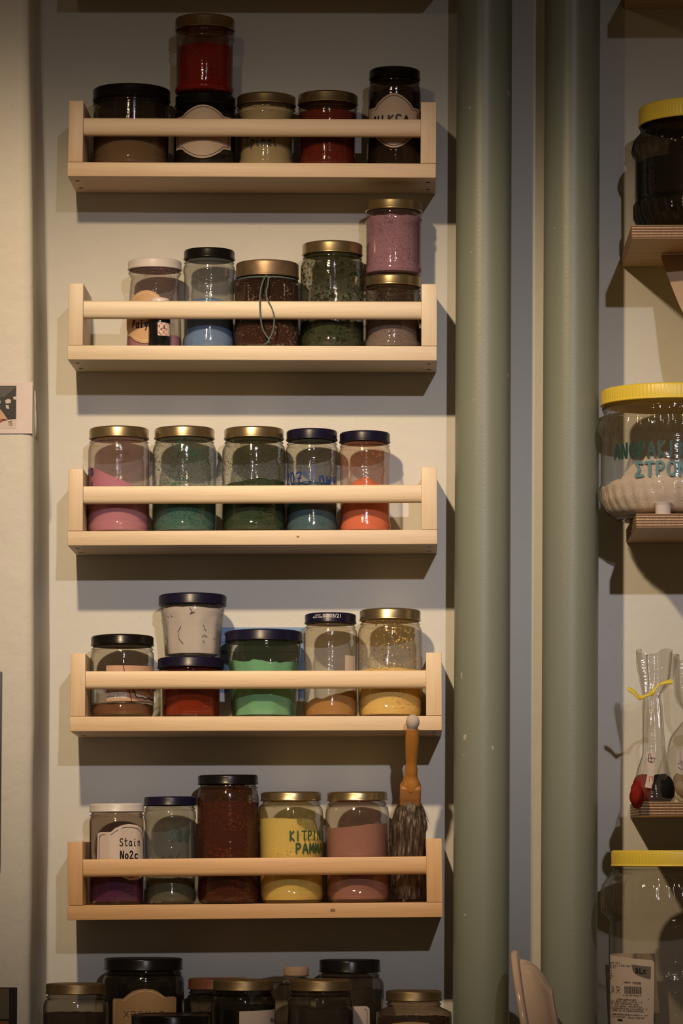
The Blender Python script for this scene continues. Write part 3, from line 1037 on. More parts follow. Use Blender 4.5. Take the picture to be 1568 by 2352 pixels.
# ---- shelf 4
j = rj(R4, 'black-lidded jar with torn printed label and a little amber powder', 209, 353, 1455, 23, 208, 356, 'round', 'black',
       GL('clear_amber', film=(0.253, 0.196, 0.127), film_amt=0.150, edge=(0.22, 0.19, 0.14)))
j.powder(PW('amber_powder', (0.16, 0.06, 0.022)), 1617, heap=0.004, rough=0.001)
o = j.label('paper_label', [(250, 1528), (355, 1528), (355, 1610), (250, 1610)], m_plain('tan_print', (0.50, 0.30, 0.19), 0.75), label='printed label with burgundy edges')
j.label('white_panel', [(250, 1583), (296, 1583), (299, 1604), (250, 1604)], M_PAPER, lift=0.0005, parent=o)
j.label('white_panel', [(307, 1587), (312, 1589), (316, 1600), (328, 1602), (344, 1603), (354, 1606), (354, 1598), (340, 1590), (325, 1586)], M_PAPER, lift=0.0005, parent=o)
j.lines([[(250, 1529), (355, 1529)], [(250, 1609), (355, 1609)], [(289, 1529), (308, 1609)]], 2.2, M_BURG, parent=o)
j.lines([[(308, 1578), (312, 1586), (315, 1590), (317, 1599), (322, 1602), (331, 1601), (336, 1604), (341, 1603), (344, 1601), (348, 1605), (353, 1604)]], 2.6, M_INK, parent=o, lift=0.0008)
j.prints([('Made in Greece', 254, 1589, 280, 3.2)], M_INK, parent=o, lift=0.0008)
fp = faint_print([(254, 294, 1595)], 2.6, 2) + faint_print([(254, 289, 1601.5)], 3.8, 3)
j.polys('faint_print', [[Vector((j.u(p.x), j.v(p.y))) for p in q] for q in fp], M_INK, .0008, None, o)
j.write('Kaiyia', 322, 1583, 352, 1572, 2.2, M_INK, parent=o, lift=0.0008)
jb = rj(R4, 'navy-lidded faceted jar of rust-red powder under the pale grey jar', 362, 515, 1506, 24, 372, 502, 'square', 'navy',
        GL('rust_film', film=(0.12, 0.02, 0.01), film_amt=0.30, tint=(0.8, 0.7, 0.65)), mod=poly_mod(10, 1.04), n=80)
jb.powder(PW('rust_powder', (0.36, 0.055, 0.018)), 1560)
jt = rj(R4, 'navy-lidded tumbler jar of cracked grey-white powder stacked on another lid', 364, 520, 1362, 25, 364, 512, 'tumbler', 'navy',
        GL('white_film', film=(0.5, 0.45, 0.42), film_amt=0.08), on=jb, mod=poly_mod(10, 1.04), n=80)
jt.powder(PW('grey_white_powder', (0.56, 0.50, 0.47), var=.06), 1396, label='cracked grey-white powder')
jt.lines([[(440, 1398), (445, 1407), (441, 1412), (450, 1408), (443, 1409)], [(471, 1437), (473, 1445), (477, 1449)], [(468, 1464), (474, 1460), (480, 1464)], [(470, 1472), (474, 1478)], [(420, 1440), (412, 1452), (414, 1468), (424, 1480)],
          [(391, 1415), (393, 1418)], [(398, 1414), (400, 1417)], [(493, 1466), (497, 1468)]], 1.3, m_plain('crack_grey', (.06, .05, .05), .8), R=jt.R * .90, lift=-0.0002, name='crack', follow=True)
j = rj(R4, 'wide navy-lidded tumbler of mint green powder', 517, 695, 1443, 25, 521, 692, 'tumbler', 'navy',
       GL('green_tumbler', film=(0.12, 0.17, 0.10), film_amt=0.16, edge=(0.10, 0.13, 0.08)), mod=poly_mod(10, 1.04), n=80)
j.powder(PW('mint_powder', (0.185, 0.46, 0.265)), 1517, rough=0.002, heap=-0.002)
j = rj(R4, 'navy-lidded jar of ochre powder with a white printed date', 700, 818, 1405, 23, 699, 825, 'waist', 'navy',
       GL('ochre_film', film=(0.483, 0.345, 0.184), film_amt=0.195))
j.powder(PW('ochre_powder', (0.40, 0.19, 0.045)), 1600, slope=0.008, slope_dir=80, heap=-0.001, rough=0.0014)
o = j.label('paper_label', [(793, 1504), (815, 1504), (815, 1560), (793, 1560)], m_plain('pale_sticker', (0.5, .40, .33), .6), R=j.R * .98)
j.prints([('02/03/21', 743, 1418, 783, 9)], M_WHITE_INK, R=j.rl, name='printed_date', lift=0.0006)
j.prints([('12429', 726, 1413, 738, 3.2), ('8204 (185)', 721, 1418, 742, 3.6)], M_WHITE_INK, R=j.rl, lift=0.0006)
j = rj(R4, 'tall gold-lidded jar of pale yellow powder with yellow flecks on its glass', 826, 966, 1395, 25, 824, 973, 'round', 'gold',
       GL('yellow_film', film=(0.575, 0.414, 0.184), film_amt=0.195, speck=(0.72, 0.48, 0.14), speck_amt=.26, speck_scale=120))
j.powder(PW('yellow_powder', (0.82, 0.58, 0.18)), 1536, heap=0.002, rough=0.0014)
# blue-ruled note on the wall behind
n0 = at(505, 1441, -0.0012)
n1 = at(700, 1612, -0.0012)
e = thing('wall_note', 'blue-edged ruled paper note stuck on the wall behind the green tumbler', 'note', Matrix.Translation((n0.x, -0.0012, n1.z)))
w_, h_ = n1.x - n0.x, n0.z - n1.z
bm = bmesh.new(); add_box(bm, (0, -0.0003, 0), (w_, 0, h_)); finish('paper', bm, m_plain('note_paper', (0.55, 0.56, 0.60), .8), e, smooth=False)
bm = bmesh.new()
add_box(bm, (0, -0.0006, h_ * .88), (w_, -0.0003, h_)); add_box(bm, (0, -0.0006, h_ * .12), (w_ * .10, -0.0003, h_ * .87)); add_box(bm, (w_ * .93, -0.0006, h_ * .05), (w_, -0.0003, h_ * .87))
finish('blue_band', bm, m_plain('note_blue', (0.20, 0.31, 0.52), .8), e, smooth=False)
bm = bmesh.new()
polys = []
for k in range(6):
    ribbon(polys, [(0, h_ * (.15 + .13 * k)), (w_, h_ * (.15 + .13 * k))], 0.0005)
polys += hand_text('u', w_ * .05, h_ * .90, w_ * .09, h_ * .95, .0006) + hand_text('00', w_ * .01, h_ * .64, w_ * .09, h_ * .69, .0006)
flat_polys(bm, polys, lambda u, v: Vector((u, -0.0008, v)))
finish('ruled_line', bm, m_plain('note_ink', (0.05, 0.08, 0.18), .8), e, smooth=False, recalc=False)
# ---- shelf 5
j = rj(R5, 'white-lidded six-sided jar labelled Stain with purple powder', 207, 333, 1845, 20, 207, 331, 'square', 'white',
       GL('hex_clear', film=(0.10, 0.05, 0.05), film_amt=0.30, edge=(0.10, 0.07, 0.06), tint=(0.80, 0.74, 0.70)), mod=poly_mod(6, 1.06, PI / 6), n=72)
j.powder(PW('purple_powder', (0.17, 0.045, 0.20)), 2000)
st = [(229, 2000), (231, 1914), (237, 1911), (262, 1911), (272, 1902), (287, 1895), (302, 1893), (315, 1895), (325, 1902), (327.5, 1918), (327.5, 2004), (326, 2014), (318, 2021), (302, 2022), (285, 2014), (272, 2004)]
RL = j.R * 1.0
o = j.label('paper_label', st, M_PAPER, R=RL)
j.lines([[(234, 2000), (235, 1921), (241, 1917), (263, 1917), (276, 1907), (290, 1901), (304, 1900), (316, 1903), (324, 1912), (326, 1930)], [(276, 2006), (292, 2013), (304, 2016), (318, 2013)]], 1.3, M_INK, parent=o, R=RL, name='border_line')
j.write('Stain', 280, 1943, 323, 1926, 2.1, M_INK, parent=o, R=RL)
j.write('No2c', 281, 1972, 319, 1955, 3.0, M_INK, parent=o, R=RL)
j = rj(R5, 'navy-lidded jar of grey-green powder with faded green numerals', 333, 452, 1829, 21, 335, 456, 'hip', 'navy',
       GL('greygreen_film', film=(0.16, 0.155, 0.115), film_amt=0.42))
j.powder(PW('grey_green_powder', (0.115, 0.12, 0.075), dirt=(0.05, .06, .035), dirt_amt=.3), 2018, rough=.001)
j.write('686', 391, 1930, 440, 1906, 5, m_plain('faded_green_marker', (0.035, .065, .06), .6))
j = rj(R5, 'tall black-lidded jar of red-brown powder caking its glass', 457, 595, 1779, 22, 456, 599, 'slope', 'black',
       GL('redbrown_film', film=(0.065, 0.024, 0.015), film_amt=0.42, film_scale=50, speck=(0.12, 0.026, 0.011), speck_amt=.45, speck_scale=120))
j.powder(PW('red_brown_powder', (0.09, 0.020, 0.010), dirt=(.05, .012, .008), dirt_amt=.2), 1845, rough=.003)
j = rj(R5, 'gold-lidded jar of lemon yellow powder with green marker words', 601, 740, 1818, 21, 598, 747, 'round', 'gold',
       GL('lemon_film', film=(0.517, 0.414, 0.161), film_amt=0.255, speck=(0.55, 0.42, .1), speck_amt=.08))
stp = lambda th: (-0.026 if 22 < math.degrees(th) < 110 else (-0.026 * max(0, min(1, (math.degrees(th) - 12) / 10.0)) if math.degrees(th) <= 22 else -0.026 * max(0, (140 - math.degrees(th)) / 30) if math.degrees(th) < 140 else 0))
j.powder(PW('lemon_powder', (0.84, 0.63, 0.17)), 1880, step=stp, n=96, rough=0.0008)
j.write('KITPINO', 668, 1930, 742, 1909, 3.4, M_INK_GREEN)
j.write('PAMMA', 681, 1959, 741, 1938, 3.8, M_INK_GREEN)
j = rj(R5, 'gold-lidded jar of dusty pink-brown powder next to the brush', 753, 891, 1818, 21, 750, 898, 'round', 'gold',
       GL('pinkbrown_film', film=(0.310, 0.184, 0.138), film_amt=0.270, edge=(.16, .13, .10)))
j.powder(PW('pink_brown_powder', (0.42, 0.195, 0.155)), 1897, slope=0.003, slope_dir=90)

# ------------------------------------------------------------------ brush
p0 = at(934.5, 2062, -0.046)
base = Vector((p0.x, -0.040, (R5.M @ Vector((p0.x - R5.M.translation.x, -0.045, 0))).z + 0.0072))
tip = at(948, 1643, -0.128)
ax = (tip - base)
L = ax.length
zax = ax.normalized()
xax = (Vector((1, 0, 0)) - zax * zax.x).normalized()
yax = zax.cross(xax)
MB_ = Matrix((xax, yax, zax)).transposed().to_4x4()
MB_.translation = base
e = thing('paint_brush', 'round bristle brush with orange wooden handle, bristles down on the shelf', 'brush', MB_)
sc5 = scale_at(-0.08)
fy = lambda py: (2062 - py) / (2062 - 1643.0) * L     # pixel row -> length along the brush
ap = lambda py, w: (w / 2 / sc5, fy(py))
bm = bmesh.new()
lathe(bm, [(0, fy(1812))] + [ap(1812, 40), ap(1800, 42), ap(1790, 34), ap(1782, 29), ap(1776, 29), ap(1768, 30), ap(1758, 25), ap(1745, 26), ap(1715, 30), ap(1695, 31), ap(1680, 28), ap(1672, 25)] + [(0, fy(1672))], 32)
finish('handle', bm, m_wood('brush_wood', (0.50, 0.22, 0.045), (0.34, 0.13, 0.02), 'Z', .35), e)
bm = bmesh.new()
lathe(bm, [(0, fy(1674)), ap(1674, 24), ap(1668, 25), ap(1664, 30), ap(1656, 31), ap(1649, 27), ap(1644, 16), (0, fy(1643))], 24)
finish('pommel', bm, m_plain('chalky_wood', (0.48, 0.40, 0.35), .9, 0, .2), e)['label'] = 'chalk-white dusty knob'
bm = bmesh.new()
add_box(bm, (-24 / sc5, -0.009, fy(1850)), (24 / sc5, 0.009, fy(1802)), 0.004, 3)
finish('ferrule', bm, m_wood('ferrule_wood', (0.42, 0.20, 0.07), (0.30, 0.12, 0.03), 'X', .5), e)['label'] = 'wooden collar, dusty at the edges'
# bristles: a dense core and single hairs over it
bw = [(1836, 42), (1848, 56), (1865, 69), (1890, 79), (1915, 83), (1950, 82), (2000, 78), (2040, 75), (2058, 72)]
bm = bmesh.new()
bp = [(0, fy(1838))] + [(w / 2 / sc5 * .93, fy(y)) for y, w in bw] + [(0, fy(2060))]
lathe(bm, bp[::-1], 48, lambda th, z: 1 + 0.05 * mnoise.noise(Vector((math.sin(th) * 6, math.cos(th) * 6, z * 30))))
hs = []
rnd = random.Random(3)


def bwid(py):
    for (y0, w0), (y1, w1) in zip(bw, bw[1:]):
        if y0 <= py <= y1:
            return (w0 + (w1 - w0) * (py - y0) / (y1 - y0)) / 2 / sc5
    return bw[-1][1] / 2 / sc5


for k in range(3200):
    th = rnd.uniform(-PI * .62, PI * .62)
    y0 = rnd.uniform(1836, 2030)
    ln = rnd.uniform(35, 75)
    y1 = min(2058, y0 + ln) if not (th > .5 and stray) else 1900
    stray = rnd.random() < 0.10 and (th < .5 or y0 < 1860)
    pts = []
    dth = rnd.uniform(-.10, .10)
    for i in range(4):
        t = i / 3
        py = y0 + (y1 - y0) * t
        r = bwid(py) * (0.95 + 0.08 * t + (0.22 * t * t if stray else 0))
        a = th + dth * t
        lim = 1.0 if py < 1905 else 0.0155
        pts.append(Vector((min(lim, r * math.sin(a)), -r * math.cos(a) * .78, fy(py))))
    wv = rnd.uniform(0.00014, 0.00026)
    tube(bm, pts, [wv, wv, wv * .8, wv * .25], 3, cap=False)


def m_hair():
    t = NT('bristle_hair')
    v = t.coord((1, 1, .12))
    c = t.ramp(t.noise(420, 3, v), [(0.38, (0.03, 0.02, 0.014)), (0.54, (0.10, 0.07, 0.046)), (0.72, (0.35, 0.265, 0.19))])
    t.principled(c, 0.55)
    return t.m


finish('bristles', bm, m_hair(), e, angle=80, recalc=False)

# ------------------------------------------------------------------ pipes
YP = -0.066


def pipe(xl0, xr0, xl1, xr1, label):
    r = (xr1 - xl1) / 2 / scale_at(YP)
    a, b = at((xl0 + xr0) / 2, 0, YP), at((xl1 + xr1) / 2, 2352, YP)
    d = (a - b) / (a.z - b.z)
    lo, hi = b + d * (0.0 - b.z), b + d * (3.7 - b.z)
    bm = bmesh.new()
    n = 96
    tube(bm, [lo, hi], r, n)
    o = finish('pipe', bm, M_PIPE)
    tag(o, label, 'pipe', 'painted vertical pipes')


pipe(1048, 1176.5, 1040, 1168, 'sage green vertical pipe next to the wooden jar shelves')
pipe(1250.5, 1377.5, 1241.5, 1370, 'sage green vertical pipe next to the plywood shelves')

# ------------------------------------------------------------------ plywood shelves
PT = 0.0148
M_PLY = m_ply('plywood', (0.62, 0.42, 0.23), (0.20, 0.085, 0.025), PT)
YPL = -0.19


def ply(fx, fy0, label):
    """fx,fy0: pixel of the front top corner nearest the pipe"""
    p = at(fx, fy0, YPL)
    e = thing('plywood_shelf', label, 'shelf', Matrix.Translation((p.x, 0, p.z - PT)), 'plywood shelves beyond the pipes')
    bm = bmesh.new()
    add_box(bm, (0, YPL, 0), (0.34, -0.001, PT), 0.0004, 1)
    finish('board', bm, M_PLY, e, smooth=False)
    return p.z


P0 = ply(1454, -104, 'uppermost plywood shelf above the dark plastic jar')
P1 = ply(1450, 517, 'striped-edge plywood shelf under the dark plastic jar')
P2 = ply(1460, 1180, 'striped-edge plywood shelf under the jar of white powder')
P3 = ply(1470, 1842, 'striped-edge plywood shelf under the cellophane bags')

# ------------------------------------------------------------------ big plastic jars
GP = 'big plastic jars with yellow lids'


def plastic(label, base, Y, cx, lid_w, top, lid_px, R_px, glass, kind=0):
    def shape(s):
        R, zl, rn = s.R, s.H - s.hl, s.rl - 0.004
        if kind == 0:
            return [(0, 0.004), (R * .55, 0.003), (R * .68, 0.0004), (R * .76, 0.001), (R * .90, 0.010), (R * .975, 0.022), (R * .985, 0.036), (R * .955, 0.041), (R * .955, zl - 0.036), (R * .985, zl - 0.032),
                    (R, zl - 0.026), (R * .97, zl - 0.016), (R * .90, zl - 0.009), (rn + .002, zl - 0.0055), (rn + .001, zl - .004), (rn + .003, zl - .003), (rn, zl - .001), (rn, zl + s.hl * .5)]
        return [(0, 0.004), (R * .55, 0.003), (R * .68, 0.0004), (R * .76, 0.001), (R * .88, 0.010), (R * .92, 0.024), (R * .905, 0.030), (R * .905, zl * .50), (R * .925, zl * .515), (R * .925, zl * .535), (R * .895, zl * .55), (R * .895, zl - 0.058),
                (R * .93, zl - 0.054), (R * .985, zl - 0.048), (R, zl - 0.034), (R * .975, zl - 0.020), (R * .90, zl - 0.010), (rn + .002, zl - 0.0055), (rn + .001, zl - .004), (rn + .003, zl - .003), (rn, zl - .001), (rn, zl + s.hl * .5)]

    j = Jar(label, base, Y, cx, lid_w, top, lid_px, R_px * 2, glass=None, lid='yellow', shape=shape, group=GP, name='plastic_jar', lid_ridge=110, lid_depress=True)
    # fluted shoulders: rebuild the body with a finer profile
    prof = []
    for (r0, z0), (r1, z1) in zip(j.prof, j.prof[1:]):
        k = max(1, int(abs(z1 - z0) / 0.0022))
        prof += [(r0 + (r1 - r0) * i / k, z0 + (z1 - z0) * i / k) for i in range(k)]
    prof.append(j.prof[-1])
    zl = j.H - j.hl
    top0, top1 = (zl - 0.034, zl - 0.008) if kind == 0 else (zl - 0.052, zl - 0.009)

    def mod(th, z):
        m = 0.0
        for lo, hi in ((top0, top1), (0.006, 0.036)):
            if lo < z < hi:
                m = math.sin((z - lo) / (hi - lo) * PI) ** .6
                ph = 34 * th + (z - lo) * 55
                return 1 + 0.034 * m * (abs(math.cos(ph / 2)) - 0.75)
        return 1.0
    bm = bmesh.new()
    lathe(bm, prof, 272, mod)
    j.blend = mod
    old = j.body
    j.body = finish('jar_body', bm, glass, j.e, angle=75)
    bpy.data.objects.remove(old)
    j.body.name = 'jar_body'
    return j


PG = m_glass('clear_plastic', film=(0.30, 0.26, 0.2), film_amt=0.10, edge=(0.35, 0.31, 0.24), rough=.08)
PGD = m_glass('dark_plastic', film=(0.02, 0.015, 0.01), film_amt=0.25, edge=(0.05, 0.04, 0.03), tint=(.5, .45, .4), rough=.06)
j = plastic('yellow-lidded plastic jar of black liquid-dark powder on the plywood', P1 + .0002, -0.100, 1617, 300, 219, 43, 167, PGD)
j.e['label'] = 'yellow-lidded plastic jar of black contents on a plywood shelf'
j.powder(m_plain('black_pigment', (0.004, 0.004, 0.005), .35), 345, z0=0.006, inset=0.003, n=64)
j = plastic('yellow-lidded plastic jar of white powder with green marker words', P2 + .0002, -0.100, 1541, 322, 877, 36, 169, PG)
j.powder(PW('chalk_powder', (0.66, 0.555, 0.48), var=.08, dirt=(.30, .24, .19), dirt_amt=.05), 1074, z0=0.006, inset=0.0025, slope=0.004, slope_dir=40, heap=0.004, rough=0.0052, n=200,
         step=lambda th: 0.013 * (math.exp(-((math.degrees(th) + 22) / 22.0) ** 2) if th < PI else math.exp(-((math.degrees(th) - 360 + 22) / 22.0) ** 2)) - 0.012 * (math.exp(-((math.degrees(th) - 290) / 30.0) ** 2)))
j.write('ANQPAKIKO', 1406, 1047, 1590, 1014, 6.5, M_INK_TEAL, R=j.R * .955)
j.write('ZTPONTIO', 1449, 1091, 1636, 1060, 6, M_INK_SKY, R=j.R * .955)
# ------------------------------------------------------------------ worktop with cut-out for the pipes
ZW = at(1100, 2520, -0.15).z
M_TOP = m_wood('worktop_wood', (0.20, 0.12, 0.06), (0.13, 0.07, 0.03), 'X', .5)
bm = bmesh.new()
xa, xb = at(112, 2352, 0).x + 0.002, at(1700, 2352, 0).x
c0, c1 = at(1030, 2352, 0).x, at(1400, 2352, 0).x
out = [(xa, -0.001), (xa, -0.34), (xb, -0.34), (xb, -0.001), (c1, -0.001), (c1, -0.102), (c0, -0.102), (c0, -0.001)]
lo = [bm.verts.new((x, y, ZW - 0.03)) for x, y in out]
hi = [bm.verts.new((x, y, ZW)) for x, y in out]
bm.faces.new(hi); bm.faces.new(lo[::-1])
for i in range(8):
    k = (i + 1) % 8
    bm.faces.new((lo[i], lo[k], hi[k], hi[i]))
tag(finish('worktop_shelf', bm, M_TOP, smooth=False), 'dark wooden worktop carrying the lowest jars', 'worktop')

# 3 litre jar
j = plastic('tall empty yellow-lidded plastic jar with a 3 litre label', ZW + .0002, -0.145, 1560, 312, 1953, 37, 182, m_glass('clear_plastic_tall', film=(0.20, 0.17, 0.12), film_amt=0.10, edge=(0.25, .22, .16), tint=(.86, .84, .80), rough=.08), 1)
RJ = j.R * .93
o = j.label('paper_label', [(1398, 2196), (1420, 2200), (1450, 2203), (1487, 2206), (1491, 2211), (1490, 2300), (1488, 2385), (1398, 2380)], M_PAPER, R=RJ)
kk = dict(parent=o, R=RJ)
j.label('grey_badge', [(1442, 2217), (1484, 2221), (1483, 2250), (1470, 2247), (1455, 2241), (1446, 2233)], m_plain('grey_print', (.17, .14, .12), .7), lift=.0006, **kk)
j.prints([('3Lt', 1450, 2237, 1474, 12)], M_INK, lift=.0010, bold=.02, **kk)
j.prints([('ITEM NO.', 1426, 2260, 1441, 3.4), ('YX038', 1444, 2262, 1462, 5)], M_INK, lift=.0008, bold=.01, **kk)
bars = [1.5, .8, 2.2, .8, 1.2, 2.4, .8, 1.4, 1.0, 2.0, .8, 1.6, 1.0, 1.2, .8, 1.8, .9]
x = 1427.5
ls = []
for i, b_ in enumerate(bars):
    ls.append(([(x + b_ / 2, 2268), (x + b_ / 2, 2284)], b_))
    x += b_ + .85
polys = []
for st_, b_ in ls:
    ribbon(polys, [(j.u(a, RJ), j.v(c, RJ)) for a, c in st_], b_ / j.sc)
j.polys('barcode', polys, M_INK, .0008, RJ, o)
j.prints([('8 901742 430019', 1425, 2290, 1463, 3.2)], M_INK, lift=.0008, **kk)
fp = faint_print([(1397, 1417, 2216), (1397, 1439, 2222), (1397, 1411, 2227), (1396, 1401, 2234), (1396, 1401, 2240), (1396, 1406, 2246), (1396, 1401, 2252),
                  (1412, 1452, 2300), (1400, 1465, 2305), (1401, 1460, 2310), (1401, 1463, 2315.5), (1401, 1475, 2321), (1402, 1468, 2326), (1402, 1475, 2335), (1402, 1472, 2341)], 3.4, 4)
j.polys('faint_print', [[Vector((j.u(p.x, RJ), j.v(p.y, RJ))) for p in q] for q in fp], M_INK, .0008, RJ, o)
j.lines([[(1414, 2346), (1422, 2347)]], 4, M_INK, lift=.0008, **kk)
j.lines([[(1398, 2286), (1479, 2296)]], 1.0, M_INK, lift=.0008, **kk)
j.lines([[(1411, 2269), (1418, 2270), (1417, 2277), (1412, 2276), (1411, 2269)], [(1414.5, 2277), (1411, 2284)], [(1414.5, 2277), (1417, 2284)], [(1401, 2268), (1406, 2276), (1400, 2284)], [(1406, 2268), (1401, 2276), (1407, 2284)]], 1.0, M_INK, lift=.0008, name='printed_symbol', **kk)
# rear label of the jar, added as a loose sheet behind it
p0 = at(1400, 2352, -0.03)
bm = bmesh.new()
a_ = [at(1400, 2190, -0.035), at(1503, 2190, -0.035), at(1514, 2326, -0.03), at(1405, 2330, -0.03)]
fr = [bm.verts.new(v) for v in a_]
bk = [bm.verts.new(v + Vector((0, .0006, 0))) for v in a_]
bm.faces.new(fr); bm.faces.new(bk[::-1])
for i in range(4):
    bm.faces.new((fr[i], bk[i], bk[(i + 1) % 4], fr[(i + 1) % 4]))
tag(finish('paper_sheet', bm, M_PAPER, smooth=False), 'pale rear label of the tall empty plastic jar, added as a loose sheet behind it', 'paper')

# small ribbed white cap
p = at(1524, 1180, -0.183)
e = thing('bottle_cap', 'small ribbed white plastic cap upside down on the plywood edge', 'cap', Matrix.Translation((p.x, -0.172, P2 + .0001)))
sc = scale_at(-.18)
bm = bmesh.new()
r_, h_ = 17.5 / sc, 29 / sc
lathe(bm, [(0, .0002), (r_ * .93, .0002), (r_, .0010), (r_, h_ * .72), (r_ * 1.05, h_ * .82), (r_ * 1.20, h_ * .97), (r_ * 1.16, h_), (r_ * .9, h_ * .9), (r_ * .85, .002), (0, .002)], 96,
      lambda th, z: 1 + (0.02 * math.cos(th * 24) if z < h_ * .75 else 0))
finish('cap_shell', bm, M_WHITE, e)

# ------------------------------------------------------------------ cellophane bags
CELLO = m_glass('cellophane', tint=(.93, .92, .90), edge=(.55, .52, .47), film=(0.50, .42, .35), film_amt=.085, film_scale=14, rough=.10, spec=1.5)


def bag(label, Y, base_z, rows, mat, nfold=9, name='cellophane_bag'):
    """rows (py, left px, right px, depth m, fold amount) from the top down"""
    bot = rows[-1]
    px = (bot[1] + bot[2]) / 2
    b = at(px, bot[0], Y)
    e = thing(name, label, 'bag', Matrix.Translation((b.x, Y, base_z)), 'cellophane bags of pigment')
    bm = bmesh.new()
    n = 80
    P = spline([Vector((r[0], r[1], r[2])) for r in rows], 5)
    D = spline([Vector((r[0], r[3], r[4])) for r in rows], 5)
    rings = []
    for i, (q, d) in enumerate(zip(P, D)):
        c0 = at((q.y + q.z) / 2, q.x, Y)
        hw = (q.z - q.y) / 2 / scale_at(Y)
        ring = []
        for k in range(n):
            th = 2 * PI * k / n
            f = 1 + d.z * (math.sin(nfold * th + 1.3 * math.sin(2 * th)) * .5 + mnoise.noise(Vector((math.sin(th) * 3, math.cos(th) * 3, c0.z * 9)))) + .05 * mnoise.noise(Vector((math.sin(th) * 2, math.cos(th) * 2, c0.z * 60)))
            zz = c0.z - base_z
            if i == 0:
                zz += .004 * math.sin(3 * th)
            ring.append(bm.verts.new((c0.x - b.x + hw * f * math.sin(th), -d.y * f * math.cos(th), max(zz, 0.0004))))
        rings.append(ring)
    for a, c in zip(rings, rings[1:]):
        for k in range(n):
            bm.faces.new((a[k], a[(k + 1) % n], c[(k + 1) % n], c[k]))
    bm.faces.new(rings[-1])
    finish('wrapper', bm, mat, e, angle=80)
    return e, b, Y


def lump(e, name, px, py, rx, rz, ry, Y, mat, seed=1, label=None, floor=None, amp=.10):
    c = at(px, py, Y)
    bm = bmesh.new()
    bmesh.ops.create_icosphere(bm, subdivisions=4, radius=1)
    for v in bm.verts:
        f = 1 + amp * mnoise.noise(v.co * 1.7 + Vector((seed, 0, 0))) + amp * .3 * mnoise.noise(v.co * 6 + Vector((seed, 3, 0)))
        v.co = Vector((v.co.x * rx * f, v.co.y * ry * f, v.co.z * rz * f)) + c - e.matrix_world.translation
        if floor is not None:
            v.co.z = max(v.co.z, floor)
    o = finish(name, bm, mat, e, angle=80)
    if label:
        o['label'] = label
    return o


YB = -0.155
sB = scale_at(YB)
e, b, _ = bag('cellophane bag of red and black pigment tied with yellow ribbon', YB, P3 + .0004,
              [(1498, 1464, 1552, .012, .30), (1530, 1467, 1548, .011, .30), (1565, 1473, 1540, .010, .26), (1596, 1477, 1518, .008, .22), (1625, 1477, 1520, .010, .18), (1680, 1476, 1524, .014, .12),
               (1730, 1475, 1528, .018, .08), (1775, 1462, 1536, .024, .06), (1808, 1455, 1544, .030, .05), (1838, 1455, 1547, .032, .04), (1848, 1462, 1540, .028, .03)], CELLO)
lump(e, 'pigment', 1479, 1813, 29 / sB, 36 / sB, .024, YB, PW('red_pigment', (.22, .016, .010)), 2.2, 'dark red pigment', floor=0.0008)
lump(e, 'pigment', 1519, 1814, 30 / sB, 37 / sB, .024, YB - .006, PW('black_pigment_powder', (.008, .008, .009)), 5.1, 'black pigment', floor=0.0008)
lump(e, 'bag_corner', 1462, 1829, 16 / sB, 27 / sB, .014, YB - .042, PW('red_pigment', (.22, .016, .010)), 7.7, 'red corner of the bag', amp=.10)
T0 = e.matrix_world.translation
bm = bmesh.new()
tie = spline([Vector(p) for p in [(1441, 1582, 10), (1455, 1590, 12), (1468, 1603, 11), (1480, 1599, 6), (1490, 1595, 6), (1499, 1590, 16), (1506, 1580, 8), (1513, 1573, 5), (1524, 1569, 8), (1534, 1567, 11), (1544, 1566, 11)]], 5)
pr = None
for q in tie:
    hw = q.z / 2 / sB
    c = at(q.x, q.y, YB - .013) - T0
    row = [bm.verts.new(c + Vector((0, 0, hw))), bm.verts.new(c + Vector((0, -.0012, -hw)))]
    if pr:
        bm.faces.new((pr[0], row[0], row[1], pr[1]))
    pr = row
o = finish('ribbon', bm, m_plain('yellow_ribbon', (.70, .55, .05), .35), e, recalc=False)
o.modifiers.new('solid', 'SOLIDIFY').thickness = .0005
bm = bmesh.new()
tg = [(1483, 1726), (1504, 1726), (1503, 1750), (1500, 1795), (1495, 1811), (1480, 1808), (1487, 1775)]
patch(bm, tg, lambda u, v: at(u, v, YB - .034) - T0, 8)
tgo = finish('paper_tag', bm, M_PAPER, e, recalc=False)
polys = []
for st_ in [[(1490, 1730), (1489, 1738), (1487, 1745), (1489, 1749), (1496, 1749)], [(1493, 1730), (1493, 1737), (1497, 1743)], [(1488, 1741), (1504, 1741)], [(1488, 1742), (1490, 1749), (1496, 1752), (1501, 1749), (1503, 1742)], [(1495, 1739), (1495, 1750)]]:
    ribbon(polys, st_, .9)
bm = bmesh.new(); flat_polys(bm, polys, lambda u, v: at(u, v, YB - .0344) - T0); finish('mortar_drawing', bm, M_INK, tgo, smooth=False, recalc=False)
polys = []
for st_ in [[(1490, 1795), (1491, 1784), (1498, 1784), (1498, 1794)], [(1496, 1801), (1499, 1803)]]:
    ribbon(polys, st_, 1.2)
bm = bmesh.new(); flat_polys(bm, polys, lambda u, v: at(u, v, YB - .0344) - T0); finish('red_mark', bm, M_INK_RED, tgo, smooth=False, recalc=False)
